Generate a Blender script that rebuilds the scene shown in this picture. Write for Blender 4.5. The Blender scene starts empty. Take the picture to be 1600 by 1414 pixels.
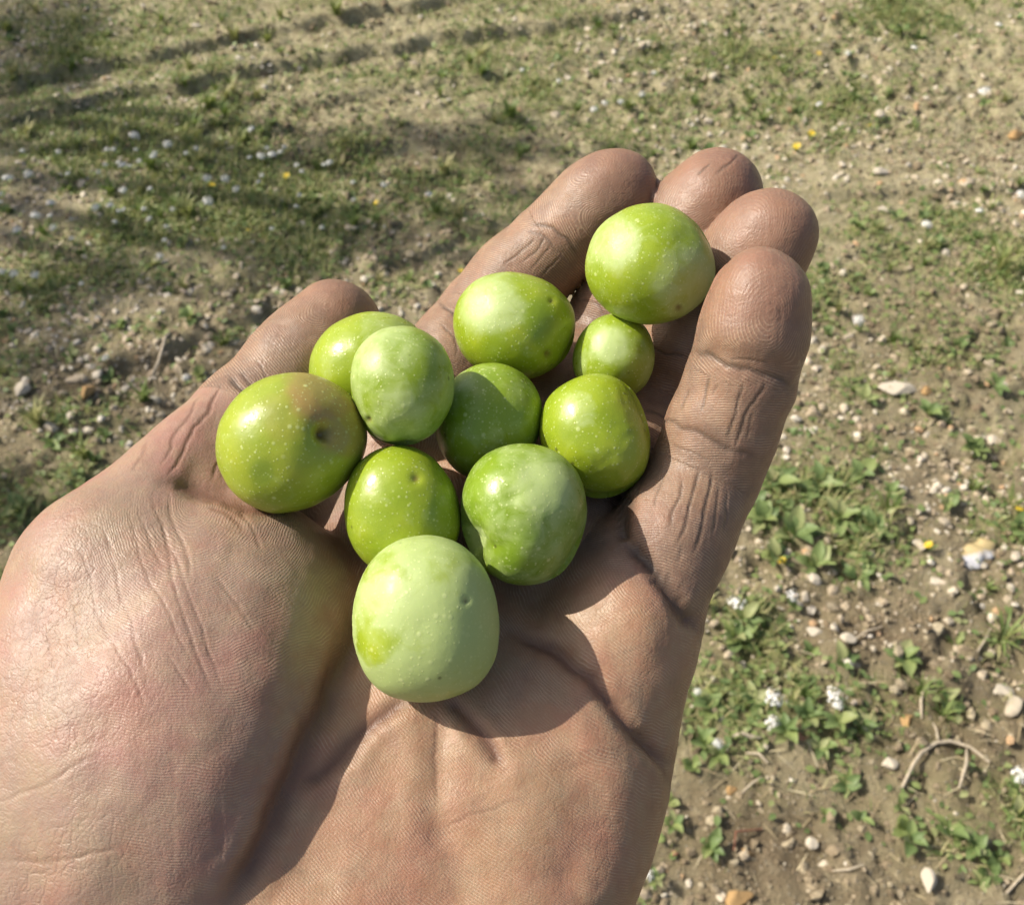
import bpy, math, random
import numpy as np
from mathutils import Vector, Matrix
rng = np.random.default_rng(7)
random.seed(7)
sc = bpy.context.scene
C = sc.collection

# ------------------------------------------------------------------ camera
CAM_H = 1.2
PITCH = math.radians(50.0)            # looking down
FPX, CU, CV = 1500.0, 800.0, 707.0    # focal length and centre in pixels of the 1600 x 1414 photograph
cam_d = bpy.data.cameras.new('camera')
cam = bpy.data.objects.new('camera', cam_d); C.objects.link(cam)
cam.location = (0, 0, CAM_H)
cam.rotation_euler = (math.pi/2 - PITCH, 0, 0)
cam_d.sensor_width = 36.0
cam_d.lens = 36.0*FPX/1600.0
cam_d.clip_start = 0.005
cam_d.clip_end = 2000.0
cam_d.dof.use_dof = True
cam_d.dof.focus_distance = 0.172
cam_d.dof.aperture_fstop = 42.0
sc.camera = cam
RC = Matrix.Rotation(math.pi/2 - PITCH, 3, 'X')
RCn = np.array(RC)
CAMP = np.array([0, 0, CAM_H])

# ------------------------------------------------------------------ sun and sky
sun_cam = Vector((-0.735, 0.55, 0.43)).normalized()
sun_w = (RC @ sun_cam).normalized()                   # towards the sun
elev = math.asin(sun_w.z)
azim = math.atan2(sun_w.x, sun_w.y)                   # clockwise from +Y
sun_d = bpy.data.lights.new('sun', 'SUN')
sun_d.energy = 5.0
sun_d.angle = math.radians(0.53)
sun_d.color = (1.0, 0.93, 0.82)
sun = bpy.data.objects.new('sun', sun_d); C.objects.link(sun)
sun.rotation_euler = Vector(sun_w).to_track_quat('Z', 'Y').to_euler()
sun.location = (-3, 1, 5)
world = bpy.data.worlds.new('World'); sc.world = world
world.use_nodes = True
wn = world.node_tree.nodes; wl = world.node_tree.links
bg = wn['Background']
sky = wn.new('ShaderNodeTexSky'); sky.sky_type = 'NISHITA'
sky.sun_disc = False
sky.sun_elevation = elev
sky.sun_rotation = azim
sky.air_density = 1.0; sky.dust_density = 4.5; sky.ozone_density = 0.6
wl.new(sky.outputs[0], bg.inputs[0])
bg.inputs[1].default_value = 0.115

sc.view_settings.view_transform = 'Standard'
sc.view_settings.look = 'None'
sc.view_settings.exposure = 0.27
sc.view_settings.gamma = 1.0
sc.render.engine = 'CYCLES'
sc.cycles.max_bounces = 8
sc.cycles.use_denoising = True

# ------------------------------------------------------------------ helpers
def cam2w(p):
    """camera frame (metres) -> world"""
    return np.asarray(p) @ RCn.T + CAMP

def ray(u, v):
    return np.array([(u-CU)/FPX, -(v-CV)/FPX, -1.0])

def G(u, v, z=0.0):
    """where the ground lies that the photograph shows at pixel u, v"""
    r = RCn @ ray(u, v)
    t = (z - CAM_H)/r[2]
    return CAMP + r*t

def tag(o, label=None, cat=None, group=None, kind=None):
    if label: o['label'] = label
    if cat: o['category'] = cat
    if group: o['group'] = group
    if kind: o['kind'] = kind
    return o

def mesh_np(name, V, F, mat=None, smooth=True, attrs=None):
    """V (n,3); F (m,k) array or list of arrays"""
    me = bpy.data.meshes.new(name)
    if not isinstance(F, list): F = [F]
    F = [np.asarray(f, dtype=np.int32) for f in F if len(f)]
    me.vertices.add(len(V))
    me.vertices.foreach_set('co', np.asarray(V, dtype=np.float32).ravel())
    nl = sum(f.size for f in F); nf = sum(len(f) for f in F)
    me.loops.add(nl); me.polygons.add(nf)
    me.loops.foreach_set('vertex_index', np.concatenate([f.ravel() for f in F]))
    tot = np.concatenate([np.full(len(f), f.shape[1], dtype=np.int32) for f in F])
    st = np.concatenate([[0], np.cumsum(tot)[:-1]]).astype(np.int32)
    me.polygons.foreach_set('loop_start', st)
    me.polygons.foreach_set('loop_total', tot)
    me.update(calc_edges=True)
    me.polygons.foreach_set('use_smooth', np.full(nf, smooth, dtype=bool))
    if attrs:
        for k, (ty, a) in attrs.items():
            at = me.attributes.new(k, ty, 'POINT')
            a = np.asarray(a, dtype=np.float32)
            if ty == 'FLOAT': at.data.foreach_set('value', a.ravel())
            elif ty == 'FLOAT_VECTOR': at.data.foreach_set('vector', a.ravel())
            else: at.data.foreach_set('color', a.ravel())
    if mat: me.materials.append(mat)
    return me

def link(name, me, parent=None, loc=None):
    o = bpy.data.objects.new(name, me); C.objects.link(o)
    if parent: o.parent = parent
    if loc is not None: o.location = loc
    return o

def hash3(ix, iy, iz, seed):
    h = (ix.astype(np.uint32)*np.uint32(374761393) + iy.astype(np.uint32)*np.uint32(668265263)
         + iz.astype(np.uint32)*np.uint32(2147483647) + np.uint32(seed*1274126177 & 0xffffffff))
    h = (h ^ (h >> np.uint32(13)))*np.uint32(1274126177)
    h = (h ^ (h >> np.uint32(16)))*np.uint32(2246822519)
    h = h ^ (h >> np.uint32(15))
    return (h & np.uint32(0xffff)).astype(np.float32)/32767.5 - 1.0

def vnoise(P, freq=1.0, seed=0):
    """value noise in 3D, -1..1"""
    q = np.asarray(P, dtype=np.float64)*freq
    i = np.floor(q).astype(np.int64); f = (q - i).astype(np.float32)
    f = f*f*f*(f*(f*6-15)+10)
    i = i.astype(np.int32)
    r = 0
    for dx in (0, 1):
        wx = f[:, 0] if dx else 1-f[:, 0]
        for dy in (0, 1):
            wy = f[:, 1] if dy else 1-f[:, 1]
            for dz in (0, 1):
                wz = f[:, 2] if dz else 1-f[:, 2]
                r = r + hash3(i[:, 0]+dx, i[:, 1]+dy, i[:, 2]+dz, seed)*wx*wy*wz
    return r

def fbm(P, freq, octv, seed=0, gain=0.5, ridged=False):
    r = 0; a = 1.0; s = 0
    for k in range(octv):
        n = vnoise(P, freq*2**k*1.03**k, seed+k*17)
        if ridged: n = 1-2*np.abs(n)
        r = r + a*n; s += a; a *= gain
    return r/s

def sstep(x, a, b):
    t = np.clip((x-a)/(b-a), 0, 1)
    return t*t*(3-2*t)

class NT:
    """small helper round a node tree"""
    def __init__(s, name):
        s.m = bpy.data.materials.new(name); s.m.use_nodes = True
        s.t = s.m.node_tree; s.n = s.t.nodes; s.b = s.n['Principled BSDF']
        s.out = s.n['Material Output']
    def new(s, ty, **kw):
        n = s.n.new(ty)
        for k, v in kw.items():
            if k.startswith('i_'):
                key = k[2:]
                key = int(key) if key.isdigit() else key.replace('_', ' ')
                s.put(n.inputs[key], v)
            else: setattr(n, k, v)
        return n
    def put(s, sock, v):
        if isinstance(v, bpy.types.NodeSocket): s.t.links.new(v, sock)
        elif isinstance(v, bpy.types.Node): s.t.links.new(v.outputs[0], sock)
        else: sock.default_value = v
    def math(s, op, a, b=None, c=None, clamp=False):
        n = s.new('ShaderNodeMath', operation=op, use_clamp=clamp)
        s.put(n.inputs[0], a)
        if b is not None: s.put(n.inputs[1], b)
        if c is not None: s.put(n.inputs[2], c)
        return n.outputs[0]
    def mix(s, f, a, b, mode='MIX'):
        n = s.new('ShaderNodeMix', data_type='RGBA', blend_type=mode)
        s.put(n.inputs[0], f); s.put(n.inputs[6], a); s.put(n.inputs[7], b)
        return n.outputs[2]
    def noise(s, vec, scale, detail=3.0, rough=0.55, dist=0.0):
        n = s.new('ShaderNodeTexNoise')
        if vec is not None: s.put(n.inputs['Vector'], vec)
        n.inputs['Scale'].default_value = scale; n.inputs['Detail'].default_value = detail
        n.inputs['Roughness'].default_value = rough; n.inputs['Distortion'].default_value = dist
        return n.outputs[0]
    def ramp(s, f, stops):
        n = s.new('ShaderNodeValToRGB'); s.put(n.inputs[0], f)
        e = n.color_ramp.elements
        while len(e) < len(stops): e.new(0.5)
        for k, (p, c) in enumerate(stops):
            e[k].position = p
            e[k].color = tuple(c) + (1,) if len(c) == 3 else c
        return n.outputs[0]
    def mapr(s, f, a, b, c, d):
        n = s.new('ShaderNodeMapRange'); s.put(n.inputs[0], f)
        for k, v in enumerate((a, b, c, d)): n.inputs[k+1].default_value = v
        return n.outputs[0]
    def mixv(s, co, sc=700, am=0.0009):
        n = s.new('ShaderNodeTexNoise'); s.put(n.inputs['Vector'], co); n.inputs['Scale'].default_value = sc
        a = s.new('ShaderNodeVectorMath', operation='MULTIPLY_ADD')
        s.put(a.inputs[0], n.outputs['Color']); a.inputs[1].default_value = (am,)*3; s.put(a.inputs[2], co)
        return a.outputs[0]
    def attr(s, name, which='Fac'):
        n = s.new('ShaderNodeAttribute', attribute_name=name)
        return n.outputs[which]
    def objinfo(s, which='Random'):
        return s.new('ShaderNodeObjectInfo').outputs[which]
    def coord(s, which='Object'):
        return s.new('ShaderNodeTexCoord').outputs[which]
    def bump(s, h, strength, dist, normal=None):
        n = s.new('ShaderNodeBump'); s.put(n.inputs['Height'], h)
        n.inputs['Strength'].default_value = strength; n.inputs['Distance'].default_value = dist
        if normal is not None: s.put(n.inputs['Normal'], normal)
        return n.outputs[0]
    def set(s, **kw):
        for k, v in kw.items(): s.put(s.b.inputs[k.replace('_', ' ')], v)
# ================================================================== the ground
def seg_dist(x, y, P):
    """distance to polyline P (ground metres), side sign and place along it"""
    best = np.full(x.shape, 1e9); sd = np.zeros(x.shape); tt = np.zeros(x.shape)
    n = len(P)-1
    for k in range(n):
        a, b = P[k], P[k+1]; ba = b-a
        t = np.clip(((x-a[0])*ba[0]+(y-a[1])*ba[1])/(ba@ba), 0, 1)
        dx, dy = x-a[0]-t*ba[0], y-a[1]-t*ba[1]
        q = np.hypot(dx, dy)
        c = q < best
        best[c] = q[c]; sd[c] = np.sign(ba[0]*dy-ba[1]*dx)[c]; tt[c] = (k+t[c])/n
    return best, sd, tt

LEDGES = [
 ([(-60, 165), (60, 132), (180, 104), (320, 74), (450, 45), (620, 20), (780, -4)], 0.038, 0.032),
 ([(-60, 226), (60, 192), (200, 152), (290, 140), (400, 112), (500, 94), (620, 80), (740, 60), (850, 50), (980, 32), (1130, 2)], 0.042, 0.032),
 ([(420, 178), (560, 150), (700, 128), (830, 112)], 0.022, 0.03),
 ([(430, 250), (560, 240), (700, 230), (830, 262), (900, 300)], 0.03, 0.06),
 ([(130, 590), (240, 565), (330, 525), (430, 498)], 0.028, 0.035),
 ([(-40, 705), (60, 690), (160, 662), (250, 668)], 0.022, 0.03),
 ([(560, 430), (640, 405), (720, 370), (800, 350)], 0.025, 0.035),
 ([(1265, 312), (1340, 304), (1420, 304), (1540, 303), (1660, 290)], 0.026, 0.035),
 ([(1280, 395), (1380, 392), (1500, 420)], 0.018, 0.03),
 ([(900, 100), (1010, 82), (1100, 70)], 0.014, 0.03),
 ([(1290, 950), (1390, 935), (1460, 880)], 0.010, 0.02),
 ([(1180, 1190), (1330, 1210), (1420, 1270)], 0.012, 0.02),
]
LG = [(np.array([G(u, v)[:2] for u, v in pts]), h, w) for pts, h, w in LEDGES]
def hgt(x, y):
    x = np.asarray(x, float); y = np.asarray(y, float)
    shp = x.shape; x = x.ravel(); y = y.ravel()
    P = np.stack([x, y, np.zeros_like(x)], 1)
    wp = P+0.05*np.stack([vnoise(P, 9, 1), vnoise(P, 9, 2), np.zeros_like(x)], 1)
    z = 0.020*fbm(P, 1.1, 2, 31)+0.010*fbm(wp, 5.5, 3, 32)
    rough = 0.45+0.75*sstep(fbm(P, 1.8, 2, 33), -0.15, 0.35)
    z = z+rough*(0.014*np.maximum(fbm(wp, 17, 3, 34, 0.6, True), -0.2)+0.012*fbm(P, 46, 2, 35, 0.7))
    for L, h, w in LG:
        m = (x > L[:, 0].min()-0.4) & (x < L[:, 0].max()+0.4) & (y > L[:, 1].min()-0.4) & (y < L[:, 1].max()+0.4)
        i = np.nonzero(m)[0]
        if not len(i): continue
        wx = x[i]+0.045*fbm(P[i], 8, 3, 36)*0.7; wy = y[i]+0.022*fbm(P[i], 11, 3, 37)
        q, sd, t = seg_dist(wx, wy, L)
        s = q*sd
        end = sstep(t, 0.0, 0.12)*(1-sstep(t, 0.88, 1.0))*(0.85+0.25*fbm(P[i], 5, 2, 38))
        prof = np.where(s > 0, np.exp(-(s/(w*1.6))**2), np.exp(-(s/(w*0.26))**2))
        dip = -0.35*np.exp(-((s+w*0.75)/(w*0.5))**2)
        z[i] *= 1-0.6*end*np.exp(-(s/(w*2))**2)
        z[i] += h*end*(prof+dip)*0.66
    fade = 1-sstep(np.hypot(x, y-1.2), 6, 60)*0.6
    return (z*fade).reshape(shp)

def axis(lo, hi, step, far, n=34):
    c = np.arange(lo, hi+step/2, step)
    g = np.geomspace(step, far, n)
    return np.concatenate([(lo-np.cumsum(g*1.0))[::-1], c, hi+np.cumsum(g)])
gx = axis(-2.1, 2.1, 0.009, 260); gy = axis(0.05, 3.7, 0.009, 260)
GX, GY = np.meshgrid(gx, gy, indexing='ij')
gz = hgt(GX, GY)
GV = np.stack([GX.ravel(), GY.ravel(), gz.ravel()], 1)
ii = np.arange(GX.size).reshape(GX.shape)
GF = np.stack([ii[:-1, :-1], ii[1:, :-1], ii[1:, 1:], ii[:-1, 1:]], -1).reshape(-1, 4)

# where things grow: (u, v, half width, half height in the picture, weight)
GREEN = [(250, 250, 200, 60, 1.2), (360, 330, 260, 120, 1.3), (60, 370, 130, 100, .8), (200, 440, 200, 90, .8), (600, 310, 130, 60, .7),
 (50, 70, 110, 60, .7), (330, 130, 120, 30, .4), (560, 140, 130, 30, .45), (1150, 190, 90, 35, .6), (1010, 205, 120, 50, .6),
 (1420, 30, 60, 30, .9), (1290, 180, 100, 50, .7), (1100, 90, 120, 40, .5), (1470, 370, 110, 40, .7), (1565, 415, 70, 45, .9),
 (1250, 800, 130, 90, 1.3), (1340, 860, 110, 60, 1.2), (1180, 720, 60, 60, .6), (1130, 1100, 80, 100, 1.0), (1290, 1130, 150, 80, 1.2),
 (1440, 640, 150, 70, .8), (1340, 700, 120, 50, .6), (1590, 830, 80, 60, 1), (1160, 980, 60, 60, 1.0), (1480, 1310, 80, 50, .8),
 (1100, 1310, 60, 60, .8), (1560, 980, 60, 90, .8), (1360, 340, 60, 30, .5), (1540, 720, 80, 60, .5), (1400, 1220, 80, 60, .5),
 (60, 800, 110, 60, .9), (100, 560, 120, 40, .5), (140, 650, 60, 50, .6), (1400, 1090, 60, 40, .5), (1250, 1230, 90, 60, .5),
 (1580, 1290, 60, 60, .6), (300, 540, 80, 50, .5), (470, 370, 120, 60, .7), (820, 150, 120, 60, .5), (1300, 470, 60, 80, .35)]
GB = []
for u, v, a, b, w in GREEN:
    c = G(u, v); e = G(u+a, v); f = G(u, v-b); g_ = G(u, v+b)
    GB.append((c[0], (f[1]+g_[1])/2, abs(e[0]-c[0]), (f[1]-g_[1])/2, w))
def greenness(x, y):
    P = np.stack([x, y, 0*x], 1)
    s = 0*x
    for cx, cy, a, b, w in GB:
        q = ((x-cx)/a)**2+((y-cy)/b)**2
        s = np.maximum(s, w*np.exp(-q*0.9))
    n = fbm(P, 3.0, 3, 71); n2 = fbm(P, 14.0, 2, 72)
    return np.clip(s*(0.8+0.9*n+0.7*n2)+0.30*sstep(n2+n, 0.05, 0.5)+0.12*sstep(y, 1.3, 2.4), 0, 1.3)
def pxof(x, y):
    p = (np.stack([x, y, 0*x], 1)-CAMP)@RCn
    return CU+FPX*p[:, 0]/-p[:, 2], CV-FPX*p[:, 1]/-p[:, 2]
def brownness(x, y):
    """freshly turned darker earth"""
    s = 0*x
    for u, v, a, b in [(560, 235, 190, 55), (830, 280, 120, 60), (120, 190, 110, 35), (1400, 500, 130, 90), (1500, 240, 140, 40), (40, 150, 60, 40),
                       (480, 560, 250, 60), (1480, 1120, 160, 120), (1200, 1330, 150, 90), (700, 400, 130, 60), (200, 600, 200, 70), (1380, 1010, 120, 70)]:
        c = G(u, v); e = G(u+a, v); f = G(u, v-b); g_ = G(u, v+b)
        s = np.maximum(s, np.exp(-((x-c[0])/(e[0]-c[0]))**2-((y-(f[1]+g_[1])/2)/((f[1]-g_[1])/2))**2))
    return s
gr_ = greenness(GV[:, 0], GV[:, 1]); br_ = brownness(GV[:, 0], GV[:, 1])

def soil_material():
    s = NT('soil')
    co = s.coord('Object')
    n0 = s.noise(co, 1.6, 4, 0.6); n1 = s.noise(co, 9, 5, 0.65); n2 = s.noise(co, 60, 5, 0.7); n3 = s.noise(co, 340, 4, 0.7)
    base = s.ramp(n1, [(0.28, (0.30, 0.245, 0.15)), (0.5, (0.44, 0.375, 0.235)), (0.72, (0.60, 0.53, 0.355))])
    base = s.mix(s.mapr(n0, 0.4, 0.65, 0, 0.5), base, (0.50, 0.455, 0.25, 1))
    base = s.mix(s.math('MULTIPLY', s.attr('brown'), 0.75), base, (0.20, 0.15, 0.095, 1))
    base = s.mix(s.mapr(n2, 0.35, 0.7, 0.55, 0.0), base, (0.19, 0.14, 0.085, 1))
    base = s.mix(s.mapr(n2, 0.55, 0.8, 0.0, 0.5), base, (0.58, 0.50, 0.34, 1))
    sy = s.new('ShaderNodeSeparateXYZ'); s.put(sy.inputs[0], co)
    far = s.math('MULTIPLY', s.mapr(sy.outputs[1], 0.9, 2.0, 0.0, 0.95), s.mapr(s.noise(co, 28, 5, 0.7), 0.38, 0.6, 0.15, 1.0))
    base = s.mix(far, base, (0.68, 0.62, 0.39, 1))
    gn = s.math('MULTIPLY', s.attr('green'), s.mapr(s.noise(co, 45, 5, 0.7), 0.36, 0.58, 0, 0.9), clamp=True)
    base = s.mix(gn, base, (0.25, 0.285, 0.095, 1))
    base = s.mix(s.mapr(n3, 0.3, 0.7, 0.3, 0.0), base, (0.17, 0.125, 0.08, 1))
    v = s.new('ShaderNodeTexVoronoi', feature='F1'); s.put(v.inputs['Vector'], co); v.inputs['Scale'].default_value = 150
    gp = s.mapr(v.outputs['Distance'], 0.22, 0.34, 1, 0)
    sep = s.new('ShaderNodeSeparateColor'); s.put(sep.inputs[0], v.outputs['Color'])
    gp = s.math('MULTIPLY', gp, s.math('GREATER_THAN', sep.outputs[0], 0.62))
    base = s.mix(s.math('MULTIPLY', gp, 0.8), base, (0.42, 0.37, 0.28, 1))
    H = s.math('ADD', s.math('MULTIPLY', n2, 1.6), s.math('MULTIPLY', n3, 0.8))
    H = s.math('ADD', H, s.math('MULTIPLY', gp, 0.5))
    s.set(Base_Color=base, Roughness=0.95, Normal=s.bump(H, 1.0, 0.009))
    s.b.inputs['Specular IOR Level'].default_value = 0.15
    return s.m
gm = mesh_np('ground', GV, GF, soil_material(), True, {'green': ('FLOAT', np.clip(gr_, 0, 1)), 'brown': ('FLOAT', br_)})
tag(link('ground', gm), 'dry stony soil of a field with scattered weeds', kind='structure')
# ================================================================== the hand
MM = 0.001
def P3(u, v, d):
    """camera-frame point (mm) seen at pixel u, v at depth d"""
    return ray(u, v)*d

class Field:
    def __init__(s, lo, hi, h):
        s.lo = np.array(lo, float); s.h = h
        s.n = np.ceil((np.array(hi)-s.lo)/h).astype(int)+1
    def blank(s):
        return np.full(s.n, 60.0, dtype=np.float32)
    def box(s, lo, hi):
        a = np.clip(np.floor((lo-s.lo)/s.h).astype(int), 0, s.n)
        b = np.clip(np.ceil((hi-s.lo)/s.h).astype(int)+1, 0, s.n)
        if np.any(b <= a): return None, None
        sl = tuple(slice(a[k], b[k]) for k in range(3))
        ax = [(s.lo[k]+np.arange(a[k], b[k])*s.h).astype(np.float32) for k in range(3)]
        return sl, np.meshgrid(*ax, indexing='ij', sparse=True)

def smin(a, b, k):
    h = np.maximum(k-np.abs(a-b), 0)/k
    return np.minimum(a, b)-h*h*k*0.25

def cone(F, D, a, b, ra, rb, k, pad=14, flat=None):
    """add a tapered capsule to distance grid D; flat = (axis, factor) squeezes it along an axis"""
    a = np.asarray(a, float); b = np.asarray(b, float)
    R = max(ra, rb)+pad
    sl, X = F.box(np.minimum(a, b)-R, np.maximum(a, b)+R)
    if sl is None: return
    ba = b-a; l2 = float(ba@ba)+1e-6
    px, py, pz = X[0]-a[0], X[1]-a[1], X[2]-a[2]
    t = np.clip((px*ba[0]+py*ba[1]+pz*ba[2])/l2, 0, 1)
    dx, dy, dz = px-t*ba[0], py-t*ba[1], pz-t*ba[2]
    if flat is not None:
        ax, f = flat; ax = np.asarray(ax)/np.linalg.norm(ax)
        q = (dx*ax[0]+dy*ax[1]+dz*ax[2])*(f-1)
        dx = dx+q*ax[0]; dy = dy+q*ax[1]; dz = dz+q*ax[2]
    d = np.sqrt(dx*dx+dy*dy+dz*dz)-(ra+(rb-ra)*t)
    if flat is not None: d = d*0.9
    D[sl] = smin(D[sl], d.astype(np.float32), k)

def ellip(F, D, c, axes, radii, k, pad=14):
    """ellipsoid; axes = rows of an orthonormal frame"""
    c = np.asarray(c, float); A = np.asarray(axes, float); r = np.asarray(radii, float)
    R = r.max()+pad
    sl, X = F.box(c-R, c+R)
    if sl is None: return
    p = [X[j]-c[j] for j in range(3)]
    q = [A[i, 0]*p[0]+A[i, 1]*p[1]+A[i, 2]*p[2] for i in range(3)]
    k0 = np.sqrt(sum((q[i]/r[i])**2 for i in range(3)))+1e-6
    k1 = np.sqrt(sum((q[i]/r[i]**2)**2 for i in range(3)))+1e-6
    d = k0*(k0-1)/k1
    D[sl] = smin(D[sl], d.astype(np.float32), k)

def frame(x, z):
    """orthonormal rows: x along, z towards the viewer side, y across"""
    x = np.asarray(x, float); x /= np.linalg.norm(x)
    z = np.asarray(z, float); z = z-(z@x)*x; z /= np.linalg.norm(z)
    return np.array([x, np.cross(z, x), z])

FH = Field((-150, -285, -250), (62, 72, -62), 1.3)
# --- digits: (u, v, depth, radius in px) from base to tip
DIG = {
 'index':  [(630, 705, 197, 88), (762, 494, 210, 73), (860, 390, 205, 68), (963, 299, 199, 63)],
 'middle': [(745, 775, 188, 92), (935, 548, 212, 77), (1030, 423, 205, 73), (1119, 309, 196, 75)],
 'ring':   [(865, 865, 181, 94), (1037, 622, 199, 80), (1127, 482, 191, 77), (1201, 368, 182, 74)],
 'pinky':  [(980, 965, 168, 91), (1103, 735, 175, 83), (1155, 600, 169, 82), (1188, 461, 162, 74)],
}
D = FH.blank()
PALMN = np.array([0.0, 0.45, 0.89])     # the way the palm looks, camera frame
for nm, J in DIG.items():
    d = FH.blank()
    pts = [P3(u, v, z) for u, v, z, r in J]; rad = [r*z/FPX for u, v, z, r in J]
    for i in range(3):
        cone(FH, d, pts[i], pts[i+1], rad[i], rad[i+1]*(0.99 if i < 2 else 1.0), 2.5)
    # fleshy pads on the palm side of each phalanx
    for i in range(3):
        f = frame(pts[i+1]-pts[i], PALMN)
        L = np.linalg.norm(pts[i+1]-pts[i])
        r = (rad[i]+rad[i+1])/2
        t = (0.55, 0.5, 0.62)[i]
        c = pts[i]*(1-t)+pts[i+1]*t + f[2]*r*0.16
        ellip(FH, d, c, f, (L*0.52+(2.5 if i == 2 else 0), r*1.02, r*0.97), 3.0)
    D = smin(D, d, 0.7)
# --- thumb
T = [(202, 868, 165, 118), (396, 652, 187, 87), (523, 509, 194, 73)]
tp = [P3(u, v, z) for u, v, z, r in T]; tr = [r*z/FPX for u, v, z, r in T]
d = FH.blank()
cone(FH, d, tp[0], tp[1], tr[0], tr[1], 4)
cone(FH, d, tp[1], tp[2], tr[1]*0.97, tr[2], 3)
f = frame(tp[2]-tp[1], (0.3, 0.2, 0.9))
ellip(FH, d, tp[1]*0.4+tp[2]*0.6+f[2]*1.0, f, (13, tr[2]*1.08, tr[2]*1.0), 3)
D = smin(D, d, 2.0)
# --- palm
dp = FH.blank()
W_r, W_u = P3(270, 1760, 138), P3(665, 1700, 146)
base = {k: P3(*J[0][:3]) for k, J in DIG.items()}
ku = {'index': 0.0, 'middle': 0.33, 'ring': 0.66, 'pinky': 1.0}
for k, b in base.items():
    w = W_r*(1-ku[k])+W_u*ku[k]
    r0 = DIG[k][0][3]*DIG[k][0][2]/FPX
    cone(FH, dp, b-PALMN*1.5, w, r0*0.98, 17, 7)
cone(FH, dp, base['index'], base['pinky'], 9, 9, 6)
# thenar mound
tc = P3(292, 1115, 155)
ellip(FH, dp, tc, frame(P3(400, 830, 168)-P3(190, 1500, 138), (0.12, 0.25, 1)), (39, 25.5, 20), 6)
ellip(FH, dp, P3(440, 955, 166), frame(P3(520, 870, 168)-P3(380, 1050, 158), (0.1, 0.3, 1)), (13, 11, 10), 7)
cone(FH, dp, P3(165, 925, 163), P3(10, 1400, 152), 15.5, 20, 8)      # thumb metacarpal
cone(FH, dp, P3(202, 868, 168), P3(430, 850, 190), 9, 7, 6)        # web of the thumb
cone(FH, dp, P3(430, 850, 191), base['index'], 7, 9, 6)
# hypothenar mound
hc = P3(862, 1290, 160)
ellip(FH, dp, hc, frame(P3(960, 1000, 172)-P3(740, 1560, 148), (-0.1, 0.3, 1)), (40, 17, 15), 8)
ellip(FH, dp, P3(965, 1005, 168), frame(P3(1000, 900, 172)-P3(900, 1160, 168), (0, 0.4, 1)), (15, 12, 12), 5)
ellip(FH, dp, P3(610, 1185, 158), frame(P3(700, 900, 186)-P3(560, 1500, 156), (0, 0.4, 1)), (38, 17, 10), 8)   # middle of the palm
ellip(FH, dp, P3(560, 1400, 151), frame(P3(640, 1100, 160)-P3(500, 1600, 145), (0, 0.4, 1)), (26, 17, 9), 8)
ellip(FH, dp, P3(790, 1185, 159), frame(P3(900, 1100, 166)-P3(720, 1400, 158), (0, 0.4, 1)), (22, 17, 10.5), 8)
# forearm
cone(FH, dp, (W_r+W_u)/2+np.array([-3, 2, -2]), (W_r+W_u)/2+np.array([-32, -150, 4]), 25, 33, 14, pad=24, flat=(PALMN, 1.25))
D = smin(D, dp, 7.0)

def surface_nets(F, D):
    ins = D < 0
    n = F.n
    c = np.zeros(n-1, dtype=np.int8)
    for dx in (0, 1):
        for dy in (0, 1):
            for dz in (0, 1):
                c += ins[dx:n[0]-1+dx, dy:n[1]-1+dy, dz:n[2]-1+dz]
    act = (c > 0) & (c < 8)
    idx = np.full(n-1, -1, dtype=np.int32)
    I = np.argwhere(act); idx[act] = np.arange(len(I))
    acc = np.zeros((len(I), 3)); cnt = np.zeros(len(I))
    corners = [(a, b, e) for a in (0, 1) for b in (0, 1) for e in (0, 1)]
    val = {q: D[I[:, 0]+q[0], I[:, 1]+q[1], I[:, 2]+q[2]] for q in corners}
    for q in corners:
        for ax in range(3):
            if q[ax]: continue
            q2 = list(q); q2[ax] = 1; q2 = tuple(q2)
            a, b = val[q], val[q2]
            m = (a < 0) != (b < 0)
            t = np.where(m, a/(a-b+1e-12), 0)
            p = np.array(q, float)[None].repeat(len(I), 0); p[:, ax] += t
            acc += p*m[:, None]; cnt += m
    V = F.lo+(I+acc/cnt[:, None])*F.h
    faces = []
    for ax in range(3):
        o1, o2 = (ax+1) % 3, (ax+2) % 3
        s0 = [slice(None)]*3; s1 = [slice(None)]*3
        s0[ax] = slice(0, n[ax]-1); s1[ax] = slice(1, n[ax])
        a, b = ins[tuple(s0)], ins[tuple(s1)]
        E = np.argwhere(a != b)
        E = E[(E[:, o1] > 0) & (E[:, o2] > 0) & (E[:, o1] < n[o1]-1) & (E[:, o2] < n[o2]-1)]
        fl = a[tuple(E.T)]
        def g(d1, d2):
            e = E.copy(); e[:, o1] -= d1; e[:, o2] -= d2
            return idx[tuple(e.T)]
        q = np.stack([g(1, 1), g(0, 1), g(0, 0), g(1, 0)], 1)
        q[~fl] = q[~fl][:, ::-1]
        faces.append(q)
    return V, np.concatenate(faces)

def subdivide(V, Q):
    n = len(V)
    e = np.concatenate([Q[:, [0, 1]], Q[:, [1, 2]], Q[:, [2, 3]], Q[:, [3, 0]]])
    es = np.sort(e, 1)
    key = es[:, 0].astype(np.int64)*n+es[:, 1]
    uk, inv = np.unique(key, return_inverse=True)
    mid = (V[uk//n]+V[uk % n])/2
    fc = V[Q].mean(1)
    m = len(Q); ei = (inv.ravel()+n).reshape(4, m)
    ci = np.arange(m)+n+len(uk)
    out = [np.stack([Q[:, k], ei[k], ci, ei[(k+3) % 4]], 1) for k in range(4)]
    return np.concatenate([V, mid, fc]), np.concatenate(out)

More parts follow.
